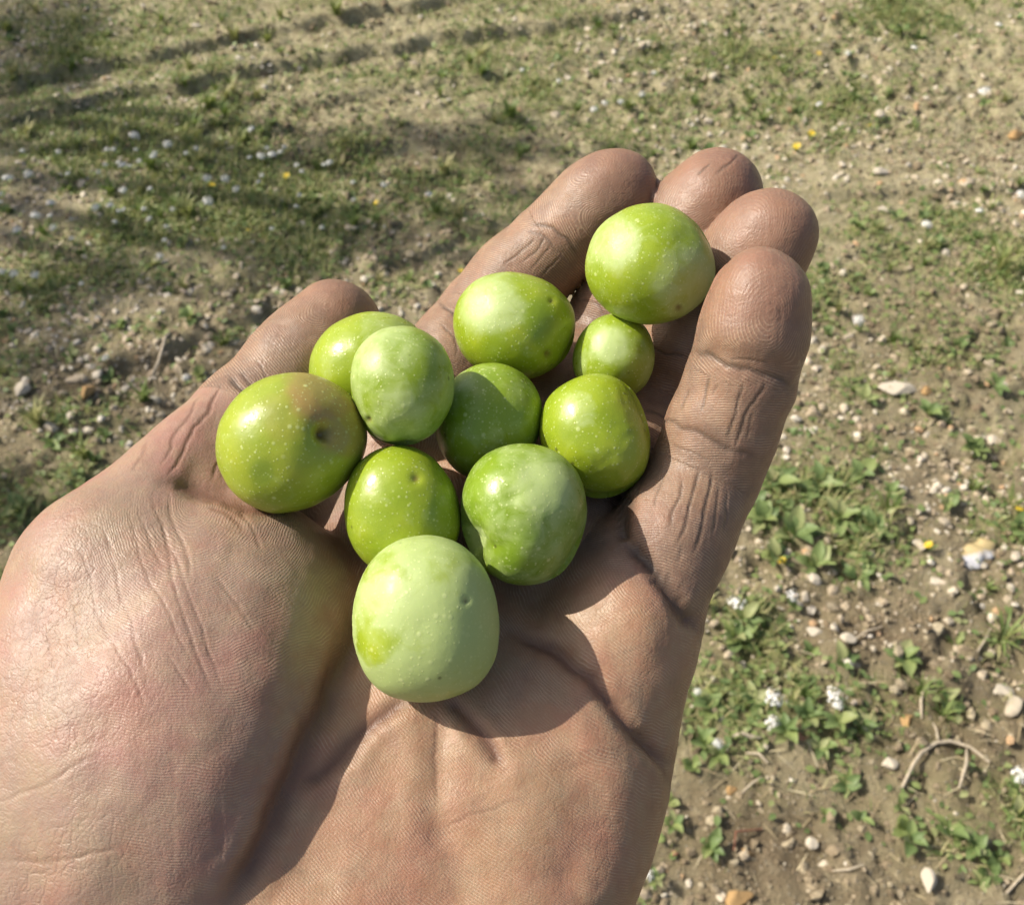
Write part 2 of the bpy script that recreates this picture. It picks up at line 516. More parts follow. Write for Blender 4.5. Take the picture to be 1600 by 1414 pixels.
def tri(F, A, P):
    q = (P-F.lo)/F.h
    q = np.clip(q, 0, np.array(F.n)-1.001)
    i = q.astype(int); f = q-i
    r = 0
    for dx in (0, 1):
        for dy in (0, 1):
            for dz in (0, 1):
                w = (f[:, 0] if dx else 1-f[:, 0])*(f[:, 1] if dy else 1-f[:, 1])*(f[:, 2] if dz else 1-f[:, 2])
                r = r+A[i[:, 0]+dx, i[:, 1]+dy, i[:, 2]+dz]*w
    return r

def fgrad(F, A, P, e=0.9):
    g = np.stack([tri(F, A, P+np.eye(3)[k]*e)-tri(F, A, P-np.eye(3)[k]*e) for k in range(3)], 1)/(2*e)
    return g

def relax(V, Q, it=2, lam=0.5):
    e = np.concatenate([Q[:, [0, 1]], Q[:, [1, 2]], Q[:, [2, 3]], Q[:, [3, 0]]])
    deg = np.bincount(e[:, 0], minlength=len(V))+np.bincount(e[:, 1], minlength=len(V))
    for _ in range(it):
        s = np.stack([np.bincount(e[:, 0], V[e[:, 1], k], len(V))+np.bincount(e[:, 1], V[e[:, 0], k], len(V)) for k in range(3)], 1)
        V = V*(1-lam)+lam*s/deg[:, None]
    return V

def vnormals(V, Q):
    a = V[Q[:, 2]]-V[Q[:, 0]]; b = V[Q[:, 3]]-V[Q[:, 1]]
    fn = np.cross(a, b)
    N = np.zeros_like(V)
    for k in range(3):
        N[:, k] = sum(np.bincount(Q[:, j], fn[:, k], len(V)) for j in range(4))
    return N/(np.linalg.norm(N, axis=1, keepdims=True)+1e-12)

HV, HQ = surface_nets(FH, D)
HV = relax(HV, HQ, 1)
for lev in range(2):
    HV, HQ = subdivide(HV, HQ)
    HV = relax(HV, HQ, 2)
g = fgrad(FH, D, HV); gl = np.linalg.norm(g, axis=1)+1e-6
HV = HV-g/gl[:, None]**2*tri(FH, D, HV)[:, None]*(gl > 0.3)[:, None]
HV = relax(HV, HQ, 1)
HN = vnormals(HV, HQ)
HU = CU+FPX*HV[:, 0]/-HV[:, 2]; HW = CV+FPX*HV[:, 1]/HV[:, 2]      # where each point shows in the photograph
#DETAIL
hand_root_c = P3(600, 1200, 170)*MM
# ---- creases and folds, as polylines over the palm side: points, half width mm, depth mm
CREASES = [
 # great folds
 ([(572, 905), (560, 985), (520, 1085), (470, 1195), (420, 1305), (355, 1420)], 1.6, 1.9, 1),
 ([(575, 870), (566, 960), (530, 1080), (478, 1190), (425, 1300)], 5.0, 1.8, 0),
 ([(640, 1085), (585, 1130), (535, 1180), (470, 1235)], 1.3, 0.9, 1),
 ([(700, 1092), (730, 1122), (765, 1165), (790, 1200)], 1.2, 1.0, 1),
 ([(800, 985), (860, 1012), (925, 1062), (985, 1130), (1030, 1178), (1065, 1200)], 1.2, 1.3, 1),
 ([(790, 975), (870, 1015), (940, 1070), (1000, 1140), (1050, 1190)], 3.6, 1.4, 0),
 ([(1000, 1130), (1040, 1200), (1055, 1240)], 1.0, 0.6, 1),
 ([(972, 838), (1000, 862), (1030, 895), (1062, 940), (1098, 992)], 1.2, 1.3, 1),
 ([(975, 840), (1030, 895), (1100, 990)], 3.4, 1.5, 0),
 ([(975, 770), (972, 810), (974, 842)], 1.6, 1.6, 1),
 ([(262, 752), (310, 760), (350, 770), (385, 792), (440, 800)], 1.2, 1.0, 1),
 ([(280, 745), (340, 762), (400, 790)], 4.0, 0.7, 0),
 ([(330, 790), (355, 800), (380, 830)], 0.8, 0.4, 1),
 ([(690, 1110), (684, 1180), (680, 1260), (700, 1330)], 2.2, 0.7, 0),
 ([(684, 1110), (678, 1180), (682, 1250)], 0.6, 0.3, 1),
 ([(905, 1170), (915, 1240), (905, 1310), (880, 1400)], 4.5, 1.0, 0),
 ([(620, 1150), (560, 1240), (520, 1330), (500, 1420)], 5.0, 0.8, 0),
 ([(700, 1290), (740, 1270), (800, 1255)], 0.5, 0.2, 1),
 # thumb
 ([(355, 588), (385, 612), (412, 640), (440, 650)], 0.8, 0.7, 1),
 ([(372, 580), (400, 605), (425, 622)], 0.6, 0.4, 1),
 ([(345, 600), (325, 640), (300, 665), (285, 700), (262, 745)], 0.5, 0.7, 1),
 ([(312, 620), (290, 655), (268, 690), (250, 720)], 0.45, 0.5, 1),
 ([(340, 640), (330, 690), (300, 745), (282, 760)], 3.2, 0.45, 0),
 ([(360, 650), (350, 700), (330, 745)], 0.6, 0.5, 1),
 ([(395, 560), (418, 590), (430, 600)], 0.4, 0.3, 1),
 ([(235, 690), (222, 715), (205, 735)], 0.5, 0.3, 1),
 # thenar wrinkles
 ([(238, 770), (243, 800), (262, 860), (268, 910), (300, 990), (330, 1080)], 0.42, 0.32, 2),
 ([(268, 772), (265, 810), (285, 850), (300, 900)], 0.45, 0.35, 2),
 ([(250, 800), (255, 840), (285, 895), (320, 985), (345, 1065)], 0.38, 0.28, 2),
 ([(200, 800), (215, 850), (232, 905), (262, 960), (300, 1030)], 0.36, 0.26, 2),
 ([(215, 800), (235, 850), (258, 890)], 0.36, 0.26, 2),
 ([(160, 820), (180, 880), (195, 940), (212, 985), (225, 1050)], 0.34, 0.24, 2),
 ([(120, 850), (140, 900), (150, 955), (172, 1000)], 0.34, 0.22, 2),
 ([(262, 1020), (285, 1060), (298, 1078)], 0.4, 0.28, 2),
 ([(180, 1000), (205, 1050), (222, 1098)], 0.38, 0.25, 2),
 ([(100, 880), (112, 950), (125, 1020)], 0.34, 0.2, 2),
 ([(340, 905), (372, 945), (395, 985)], 0.34, 0.2, 2),
 ([(60, 960), (85, 1040), (90, 1090)], 0.34, 0.18, 2),
 ([(375, 795), (395, 830), (408, 860)], 0.4, 0.25, 2),
 ([(0, 1345), (60, 1350), (110, 1345), (190, 1325)], 0.6, 0.25, 2),
 ([(0, 1250), (70, 1225), (150, 1180)], 0.5, 0.2, 2),
 # index finger
 ([(832, 350), (862, 358), (888, 378), (905, 402)], 0.6, 0.55, 1),
 ([(822, 362), (850, 372), (874, 395)], 0.5, 0.35, 1),
 ([(850, 372), (838, 395), (815, 412)], 0.35, 0.4, 1),
 ([(862, 385), (845, 405), (830, 422)], 0.35, 0.4, 1),
 ([(835, 376), (812, 398), (790, 412)], 0.35, 0.35, 1),
 ([(880, 398), (862, 418), (850, 432)], 0.35, 0.35, 1),
 ([(688, 470), (712, 500), (725, 530), (730, 565)], 0.6, 0.6, 1),
 ([(690, 510), (712, 530), (708, 555)], 0.4, 0.4, 1),
 # middle and ring
 ([(905, 470), (930, 478), (958, 500)], 0.5, 0.4, 1),
 ([(1018, 545), (1042, 552), (1075, 560)], 0.5, 0.6, 1),
 ([(1005, 640), (1030, 652), (1060, 660)], 0.5, 0.5, 1),
 # pinky: distal and middle creases
 ([(1085, 548), (1105, 558), (1135, 570), (1170, 578), (1205, 590), (1235, 606)], 0.8, 0.6, 1),
 ([(1090, 552), (1140, 562), (1195, 575), (1235, 590)], 2.2, 0.7, 0),
 ([(1140, 562), (1165, 560), (1200, 566)], 0.4, 0.3, 1),
 ([(1038, 655), (1062, 668), (1090, 672), (1115, 690), (1150, 705), (1185, 712)], 0.8, 0.45, 1),
 ([(1045, 665), (1095, 682), (1150, 705)], 2.2, 0.5, 0),
 ([(1042, 690), (1080, 705), (1110, 722)], 0.4, 0.25, 1),
 ([(1160, 598), (1152, 630), (1145, 660), (1138, 685)], 0.45, 0.55, 1),
 ([(1192, 600), (1182, 625), (1165, 650), (1158, 675), (1150, 700)], 0.45, 0.6, 1),
 ([(1108, 592), (1102, 615), (1095, 640)], 0.4, 0.45, 1),
 ([(1075, 608), (1070, 625), (1066, 640)], 0.35, 0.35, 1),
 ([(1120, 600), (1112, 618)], 0.35, 0.3, 1),
 ([(1178, 640), (1172, 668), (1170, 690)], 0.35, 0.3, 1),
 ([(1090, 735), (1085, 770), (1072, 810), (1060, 850)], 0.5, 0.6, 1),
 ([(1114, 735), (1110, 775), (1098, 815), (1085, 865)], 0.5, 0.65, 1),
 ([(1070, 748), (1062, 775), (1050, 800), (1045, 825)], 0.45, 0.5, 1),
 ([(1128, 758), (1122, 795), (1114, 835)], 0.42, 0.4, 1),
 ([(1038, 738), (1030, 765), (1025, 790)], 0.4, 0.35, 1),
 ([(1140, 770), (1138, 800), (1130, 830)], 0.38, 0.3, 1),
 ([(1010, 720), (1000, 760), (990, 790)], 0.4, 0.3, 1),
 ([(1090, 276), (1100, 268), (1112, 262)], 0.4, 0.5, 1),
 ([(1120, 275), (1138, 262), (1156, 246)], 0.4, 0.5, 1),
 ([(1218, 480), (1226, 495), (1222, 510)], 0.35, 0.25, 1),
 ([(1068, 850), (1064, 880)], 0.4, 0.3, 1),
]
front = np.clip(HN[:, 2]*0.9+HN[:, 1]*0.3+0.1, 0, 1) > 0.12
pxmm = FPX/-HV[:, 2]
groove = np.zeros(len(HV)); crease = np.zeros(len(HV)); lines = np.zeros(len(HV))
wob = vnoise(HV, 0.25, 3)*2.0+vnoise(HV, 0.9, 5)*0.45
wob2 = vnoise(HV, 0.25, 4)*2.0+vnoise(HV, 0.9, 6)*0.45
U2, W2 = HU+wob*2.2, HW+wob2*2.2
for pts, w, dep, kind in CREASES:
    P = np.array(pts, float)
    m = front & (HU > P[:, 0].min()-150) & (HU < P[:, 0].max()+150) & (HW > P[:, 1].min()-150) & (HW < P[:, 1].max()+150)
    ii = np.nonzero(m)[0]
    best = np.full(len(ii), 1e9); tb = np.zeros(len(ii))
    seg = np.hypot(*(P[1:]-P[:-1]).T); tot = seg.sum(); acc = 0
    ux, wy = U2[ii], W2[ii]
    for k in range(len(P)-1):
        a, b = P[k], P[k+1]; ba = b-a
        t = np.clip(((ux-a[0])*ba[0]+(wy-a[1])*ba[1])/(ba@ba), 0, 1)
        q = np.hypot(ux-a[0]-t*ba[0], wy-a[1]-t*ba[1])
        c = q < best
        best[c] = q[c]; tb[c] = (acc+t[c]*seg[k])/tot
        acc += seg[k]
    r = best/pxmm[ii]
    if kind and w < 0.9: w = max(w*0.62, 0.24)
    fade = np.clip(np.minimum(tb, 1-tb)*6+0.25, 0, 1)
    gs = np.exp(-(r/w)**2)*fade
    lip = np.exp(-((r-2.1*w)/(0.9*w))**2)*0.22*fade
    groove[ii] = groove[ii]+dep*(0.8, 0.58 if w > 0.7 else 0.13, 0.30)[kind]*(gs-lip)*sstep(HN[ii, 2], 0.0, 0.5)
    if kind: lines[ii] = np.maximum(lines[ii], gs*min(1, dep*1.3)*(1.0 if kind == 1 else 0.5))
# soft unevenness of the flesh
flesh = fbm(HV, 0.075, 2, 11)*0.75+fbm(HV, 0.3, 2, 12)*0.08
disp = -groove+flesh*front
HV0 = HV.copy()
HV = HV+HN*disp[:, None]

# ---- ridge flow of the skin: three phase fields in mm and their weights
pal = (HV0/-HV0[:, 2:3])*165.0          # the palm side laid out flat, mm at a common depth
def atpx(u, v): return np.array([(u-CU)/FPX*165.0, -(v-CV)/FPX*165.0])
def rad(u, v): c = atpx(u, v); return np.hypot(pal[:, 0]-c[0], pal[:, 1]-c[1])
warp = fbm(HV0, 0.05, 2, 21)*2.4+vnoise(HV0, 0.2, 23)*0.5+vnoise(HV0, 0.6, 22)*0.22
ph_a = rad(300, 790)+warp
ph_b = rad(1160, 800)*0.9+warp*0.9
dig = np.full(len(HV), 1e9); ph_c = np.zeros(len(HV)); wdig = np.zeros(len(HV)); tipw = np.zeros(len(HV))
chains = list(DIG.items())+[('thumb', T)]
for nm, J in chains:
    pts = [P3(*j[:3]) for j in J]; L0 = 0
    for i in range(len(pts)-1):
        a, b = pts[i], pts[i+1]; ba = b-a; L = np.linalg.norm(ba)
        t = ((HV0-a)@ba)/(L*L); tc_ = np.clip(t, 0, 1)
        q = np.linalg.norm(HV0-a-tc_[:, None]*ba, axis=1)-(J[i][3]*(1-tc_)+J[i+1][3]*tc_)*J[i][2]/FPX
        m = q < dig
        dig[m] = q[m]
        last = i == len(pts)-2
        f = frame(ba, PALMN)
        yy = (HV0-a)@f[1]
        if last:
            core = pts[-1]-ba/L*5+f[1]*(1.5 if nm in ('index', 'ring') else -1.5)
            dd = HV0-core
            dy = dd@f[1]; dx = dd@f[0]
            ph = np.sqrt(dy**2*1.3+np.where(dx > 0, dx**2*0.8, dx**2*0.5)+1.5)-0.25*dy
            lo = sstep(-dx, 5, 10)
            ph = ph*(1-lo)+(-dx*0.9+0.25*dy+2)*lo
        else:
            ph = (t*L+L0)+0.35*yy+0.02*yy**2
        ph_c[m] = ph[m]+warp[m]*0.35
        wdig[m] = (sstep(t[m]*L, 1, 8) if i == 0 and nm != 'thumb' else (1.0 if nm != 'thumb' or i else 0.0))
        tipw[m] = sstep(t[m]*L, L-9, L+2) if last else 0
        L0 += L
lifeU = np.interp(HW, [860, 960, 1080, 1240, 1420], [575, 562, 520, 452, 355])
wa = sstep(lifeU-HU, -12, 12)*(1-wdig)*sstep(HW, 740, 830)
wb = (1-sstep(lifeU-HU, -12, 12))*(1-wdig)
flat_side = sstep(HN[:, 2], 0.0, 0.35)
fade_l = 0.25+0.75*sstep(HU, 20, 300)              # the thenar ridges die out towards the back of the hand
HATTR = {
 'ridge': ('FLOAT_VECTOR', np.stack([ph_a, ph_b, ph_c], 1)),
 'ridgew': ('FLOAT_VECTOR', np.stack([wa*flat_side*fade_l, wb*flat_side, wdig*flat_side*(1-0.6*tipw)], 1)),
 'crease': ('FLOAT', lines),
 'digit': ('FLOAT', wdig),
 'tip': ('FLOAT', tipw),
 'thenar': ('FLOAT', sstep(lifeU-HU, -30, 40)*(1-wdig)),
 'palmar': ('FLOAT', flat_side*sstep(HU, 60, 330)),
}

def skin_material():
    s = NT('skin')
    co = s.coord('Object')
    rd = s.new('ShaderNodeSeparateXYZ'); s.put(rd.inputs[0], s.attr('ridge', 'Vector'))
    rw = s.new('ShaderNodeSeparateXYZ'); s.put(rw.inputs[0], s.attr('ridgew', 'Vector'))
    nz = s.noise(co, 900, 2)
    h = None
    for k in range(3):
        ph = s.math('MULTIPLY_ADD', rd.outputs[k], 2*math.pi/0.47, s.math('MULTIPLY', nz, 3.0))
        si = s.math('SINE', ph)
        si = s.math('MULTIPLY', si, rw.outputs[k])
        h = si if h is None else s.math('ADD', h, si)
    brk = s.mapr(s.noise(co, 300, 4, 0.65), 0.36, 0.66, 0.05, 1.0)
    h = s.math('MULTIPLY', h, brk)
    # fine criss-cross of the back skin and of the dry creases
    vo = s.new('ShaderNodeTexVoronoi', feature='DISTANCE_TO_EDGE'); s.put(vo.inputs['Vector'], s.mixv(co))
    vo.inputs['Scale'].default_value = 820
    vo2 = s.new('ShaderNodeTexVoronoi', feature='DISTANCE_TO_EDGE'); s.put(vo2.inputs['Vector'], s.mixv(co, 300, 0.002)); vo2.inputs['Scale'].default_value = 330
    cell = s.mapr(vo.outputs[0], 0.0, 0.16, -1.0, 0.0)
    cell = s.math('ADD', cell, s.mapr(vo2.outputs[0], 0.0, 0.09, -1.1, 0.0))
    notp = s.math('SUBTRACT', 1.0, s.attr('palmar'))
    cellw = s.math('MULTIPLY_ADD', notp, 0.22, 0.13)
    fine = s.noise(co, 2600, 2, 0.6)
    mid = s.noise(co, 500, 4, 0.6)
    H = s.math('MULTIPLY', h, 0.25)
    cellw = s.math('MULTIPLY', cellw, s.mapr(s.noise(co, 90, 3), 0.35, 0.65, 0.3, 1.2))
    H = s.math('ADD', H, s.math('MULTIPLY', cell, cellw))
    H = s.math('ADD', H, s.math('MULTIPLY', mid, 0.8))
    H = s.math('ADD', H, s.math('MULTIPLY', fine, 0.9))
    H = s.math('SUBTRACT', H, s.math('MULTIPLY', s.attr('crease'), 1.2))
    nrm = s.bump(H, 0.75, 0.00013)
    # colour: living skin, blood showing through in patches, paler ridge crests, soil in the folds
    n1 = s.noise(co, 55, 4, 0.6)
    base = s.ramp(n1, [(0.30, (0.37, 0.215, 0.12)), (0.5, (0.41, 0.225, 0.13)), (0.72, (0.43, 0.205, 0.13))])
    base = s.mix(s.attr('thenar'), base, s.ramp(n1, [(0.30, (0.345, 0.235, 0.165)), (0.5, (0.355, 0.22, 0.165)), (0.68, (0.385, 0.195, 0.15))]))
    n2 = s.noise(co, 190, 5, 0.65)
    base = s.mix(s.mapr(n2, 0.42, 0.7, 0, 0.55), base, (0.42, 0.30, 0.185, 1))
    base = s.mix(s.mapr(s.noise(co, 85, 3, 0.6), 0.52, 0.72, 0, 0.55), base, (0.38, 0.17, 0.115, 1))
    base = s.mix(s.mapr(s.noise(co, 620, 4, 0.7), 0.5, 0.8, 0, 0.4), base, (0.42, 0.195, 0.13, 1))
    # fingers: a film of soil from picking
    dirtn = s.mapr(s.noise(co, 130, 6, 0.65), 0.35, 0.68, 0.4, 0.9)
    base = s.mix(s.mapr(s.noise(co, 240, 6, 0.7, 0.8), 0.52, 0.75, 0.0, 0.5), base, (0.24, 0.135, 0.09, 1))
    base = s.mix(s.math('MULTIPLY', s.attr('digit'), dirtn), base, (0.215, 0.135, 0.10, 1))
    base = s.mix(s.math('MULTIPLY', s.attr('tip'), 0.35), base, (0.33, 0.155, 0.10, 1))
    ridgepale = s.math('MULTIPLY', s.mapr(h, 0.1, 0.8, 0, 0.45), 1.0)
    base = s.mix(ridgepale, base, (0.66, 0.46, 0.32, 1))
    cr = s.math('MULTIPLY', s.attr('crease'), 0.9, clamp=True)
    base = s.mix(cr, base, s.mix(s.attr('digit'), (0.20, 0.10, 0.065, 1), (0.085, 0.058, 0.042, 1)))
    base = s.mix(1.0, base, (0.80, 0.835, 0.84, 1), 'MULTIPLY')
    s.set(Base_Color=base, Normal=nrm, Roughness=s.mapr(mid, 0.3, 0.7, 0.38, 0.55), IOR=1.42,
          Subsurface_Weight=0.22, Subsurface_Scale=0.0022)
    s.b.inputs['Subsurface Radius'].default_value = (1.0, 0.36, 0.2)
    s.b.inputs['Specular IOR Level'].default_value = 0.5
    return s.m
hand_mat = skin_material() if 'skin_material' in globals() else None
hand_loc = cam2w(P3(640, 1150, 185)*MM)
Vw = cam2w(HV*MM)-hand_loc
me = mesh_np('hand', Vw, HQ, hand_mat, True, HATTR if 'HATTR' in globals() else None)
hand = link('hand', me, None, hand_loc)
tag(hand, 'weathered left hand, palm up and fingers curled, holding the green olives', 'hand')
# ================================================================== the olives
def cubesphere(n):
    t = np.tan(np.linspace(-1, 1, n+1)*math.pi/4)
    Vs, Fs, off = [], [], 0
    for ax in range(3):
        for sg in (-1, 1):
            a, b = np.meshgrid(t, t, indexing='ij')
            p = np.zeros((n+1, n+1, 3)); p[..., ax] = sg; p[..., (ax+1) % 3] = a; p[..., (ax+2) % 3] = b
            i = np.arange((n+1)*(n+1)).reshape(n+1, n+1)+off
            q = np.stack([i[:-1, :-1], i[1:, :-1], i[1:, 1:], i[:-1, 1:]], -1).reshape(-1, 4)
            if sg < 0: q = q[:, ::-1]
            Vs.append(p.reshape(-1, 3)); Fs.append(q); off += (n+1)**2
    V = np.concatenate(Vs); F = np.concatenate(Fs)
    V /= np.linalg.norm(V, axis=1, keepdims=True)
    key = np.round(V*1e5).astype(np.int64)
    _, first, inv = np.unique(key, axis=0, return_index=True, return_inverse=True)
    return V[first], inv.ravel()[F]
CSV, CSF = cubesphere(40)

def olive_material():
    s = NT('olive_skin')
    co = s.coord('Object')
    n1 = s.noise(co, 110, 3, 0.5)
    rnd = s.objinfo('Random')
    gr = s.attr('green'); bl = s.attr('bloom'); br = s.attr('blush')
    base = s.ramp(n1, [(0.3, (0.215, 0.30, 0.016)), (0.55, (0.275, 0.35, 0.02)), (0.75, (0.35, 0.39, 0.035))])
    base = s.mix(gr, base, (0.155, 0.255, 0.022, 1))
    base = s.mix(br, base, (0.32, 0.215, 0.07, 1))
    # waxy bloom, rubbed through in streaks
    m = s.noise(co, 260, 6, 0.72, 1.2)
    wax = s.mapr(s.math('ADD', bl, s.math('MULTIPLY_ADD', m, 1.3, -0.65)), 0.12, 0.75, 0.0, 1.0)
    base = s.mix(s.math('MULTIPLY', wax, 0.85), base, (0.385, 0.475, 0.185, 1))
    # pale lenticels of two sizes
    dots = None
    for sc_, rr, cut in ((420, 0.20, 0.4), (820, 0.24, 0.35), (1500, 0.3, 0.4)):
        v = s.new('ShaderNodeTexVoronoi', feature='F1'); s.put(v.inputs['Vector'], co)
        v.inputs['Scale'].default_value = sc_
        d = s.mapr(v.outputs['Distance'], rr*0.45, rr, 1.0, 0.0)
        sep = s.new('ShaderNodeSeparateColor'); s.put(sep.inputs[0], v.outputs['Color'])
        on = s.math('GREATER_THAN', sep.outputs[0], cut)
        d = s.math('MULTIPLY', d, s.math('MULTIPLY', on, s.mapr(sep.outputs[1], 0, 1, 0.25, 0.95)))
        dots = d if dots is None else s.math('MAXIMUM', dots, d)
    base = s.mix(s.math('MULTIPLY', dots, 0.6), base, (0.55, 0.62, 0.27, 1))
    # scuffs and dark specks
    v = s.new('ShaderNodeTexVoronoi', feature='F1'); s.put(v.inputs['Vector'], co); v.inputs['Scale'].default_value = 130
    sp = s.mapr(v.outputs['Distance'], 0.03, 0.06, 0.7, 0.0)
    base = s.mix(sp, base, (0.08, 0.09, 0.02, 1))
    base = s.mix(s.attr('scar'), base, (0.16, 0.11, 0.035, 1))
    rough = s.math('ADD', s.mapr(m, 0.3, 0.7, 0.24, 0.42), s.math('MULTIPLY', wax, 0.16))
    h = s.math('ADD', s.math('MULTIPLY', s.noise(co, 700, 3), 0.8), s.math('MULTIPLY', dots, 0.5))
    s.set(Base_Color=base, Roughness=rough, Normal=s.bump(s.math('ADD', h, s.math('MULTIPLY', s.noise(co, 110, 2, 0.4), 2.5)), 0.5, 0.00013), Subsurface_Weight=0.12, Subsurface_Scale=0.002,
          Coat_Weight=0.0)
    s.b.inputs['Subsurface Radius'].default_value = (0.7, 1.0, 0.2)
    s.b.inputs['Specular IOR Level'].default_value = 0.5
    return s.m
OM = olive_material()

# u, v, depth of the centre, half width px, half height px, depth factor, tilt, bloom, green, blush, exponent,
# dents: (u, v, radius mm, depth mm, kind 0 smooth 1 scar), patches of (attribute, u, v, radius px, amount), label
OLIVES = [
 (1015, 413, 172, 101, 92, 0.96, 12, 0.10, 0.10, 0.0, 2.0,
   [(1062, 483, 0.8, 0.5, 1), (1075, 370, 5, 0.35, 0)], [('bloom', 960, 380, 45, 0.5), ('bloom', 1080, 440, 60, 0.5)],
   'large glossy green olive highest up in the hand, lying across the middle and ring fingers'),
 (803, 511, 180, 96, 82, 1.0, 12, 0.02, 0.0, 0.0, 2.1,
   [(858, 556, 1.0, 0.6, 1), (862, 470, 0.6, 0.3, 1), (880, 540, 3.5, 0.9, 0)], [('bloom', 770, 480, 50, 0.75), ('green', 840, 500, 32, 0.6)],
   'olive with a bright waxy patch resting on the index finger, left of the top one'),
 (960, 557, 179, 63, 68, 1.0, 20, 0.18, 0.25, 0.0, 2.0,
   [(985, 600, 2.5, 0.3, 0)], [('bloom', 955, 540, 30, 0.5)],
   'smallest olive, tucked under the largest top one between middle and ring fingers'),
 (931, 682, 168, 84, 98, 0.95, -18, 0.0, 0.0, 0.0, 2.1,
   [(1000, 640, 6, 0.7, 0), (940, 770, 5, 1.0, 0)], [('bloom', 905, 640, 30, 0.4)],
   'yellow-green egg-shaped olive leaning against the little finger'),
 (580, 572, 176, 98, 84, 1.0, -18, 0.03, 0.0, 0.0, 2.0,
   [], [('bloom', 600, 520, 40, 0.4)],
   'olive half hidden behind the raised one, next to the thumb tip'),
 (628, 603, 158, 80, 92, 0.96, 0, 0.30, 0.50, 0.0, 2.15,
   [(572, 660, 0.6, 0.4, 1), (632, 684, 2.2, 1.2, 0), (560, 655, 5, 0.6, 0)], [('bloom', 600, 540, 50, 0.3), ('bloom', 625, 650, 45, 0.3)],
   'pale-speckled bluish green olive stacked on top between the left and the shaded one'),
 (455, 690, 168, 116, 105, 0.97, -32, 0.0, 0.05, 0.08, 2.1,
   [(512, 676, 1.6, 2.2, 1), (516, 680, 3.4, 0.8, 0), (418, 745, 2.8, 0.35, 0)],
   [('blush', 500, 605, 52, 0.65), ('blush', 538, 672, 46, 0.6), ('blush', 450, 650, 40, 0.2), ('green', 410, 740, 20, 0.5)],
   'leftmost olive, shiny with a brownish blush and a small dark pit'),
 (763, 660, 170, 82, 93, 1.0, 20, 0.12, 0.5, 0.0, 2.0,
   [(775, 655, 5, 0.8, 0)], [('bloom', 700, 600, 40, 0.3)],
   'dark green olive in the shade at the centre of the handful'),
 (628, 797, 164, 88, 102, 0.96, -14, 0.0, 0.1, 0.0, 2.15,
   [(650, 746, 0.9, 0.5, 1)], [('green', 700, 800, 40, 0.4)],
   'plain yellow-green olive with one brown speck, directly behind the pale front one'),
 (818, 803, 158, 98, 110, 0.95, 0, 0.25, 0.75, 0.0, 2.1,
   [(718, 845, 4.0, 2.2, 0), (748, 868, 3.2, 0.9, 0), (835, 735, 3, .5, 0), (790, 850, 2.5, .4, 0), (870, 830, 3, .4, 0), (802, 776, 1.5, 0.35, 0), (738, 800, 2.0, 0.4, 0), (900, 880, 6, 0.9, 0)],
   [('bloom', 850, 760, 50, 0.5), ('bloom', 725, 850, 22, 0.9), ('green', 860, 780, 30, 0.5)],
   'lumpy dented olive with dull green skin, right of the pale front one'),
 (667, 965, 150, 113, 127, 0.95, -6, 0.82, 0.0, 0.0, 2.25,
   [(729, 938, 0.5, 0.4, 1), (560, 960, 7, 0.3, 0)], [('bloom', 590, 1010, 34, -0.6), ('bloom', 600, 900, 36, -0.3), ('bloom', 566, 950, 26, -0.35)],
   'largest olive, pale and waxy, lowest in the palm nearest the wrist'),
]
OLC = []
for (u, v, d, a, b, zf, ti, bloom, green, blush, ex, dents, patches, label) in OLIVES:
    OLC.append([P3(u, v, d), (a+b)/2*d/FPX])
def settle():
    """push each olive along its own line of sight until it rests on the hand or on another olive"""
    order = [2, 7, 4, 1, 8, 6, 3, 0, 9, 5, 10]
    dep = {k: OLIVES[k][2] for k in range(len(OLIVES))}
    placed = []
    for k in order:
        u, v, d0, a, b, zf = OLIVES[k][:6]
        best = None
        for dd in np.arange(7 if k == 10 else 3, -16, -0.25):
            d = d0+dd; c = P3(u, v, d); r = (a+b)/2*d0/FPX
            hit = tri(FH, D, c[None])[0] < r-(4.5 if k == 10 else 2.0)
            for j, cj, rj in placed:
                if np.linalg.norm(c-cj) < (r+rj)*0.93: hit = True
            if not hit: best = dd; break
        if best is None: best = 0
        dep[k] = d0+best
        placed.append((k, P3(u, v, dep[k]), (a+b)/2*d0/FPX))
        print('OLIVE', k, 'shift', best)
    return dep
DEP = settle()
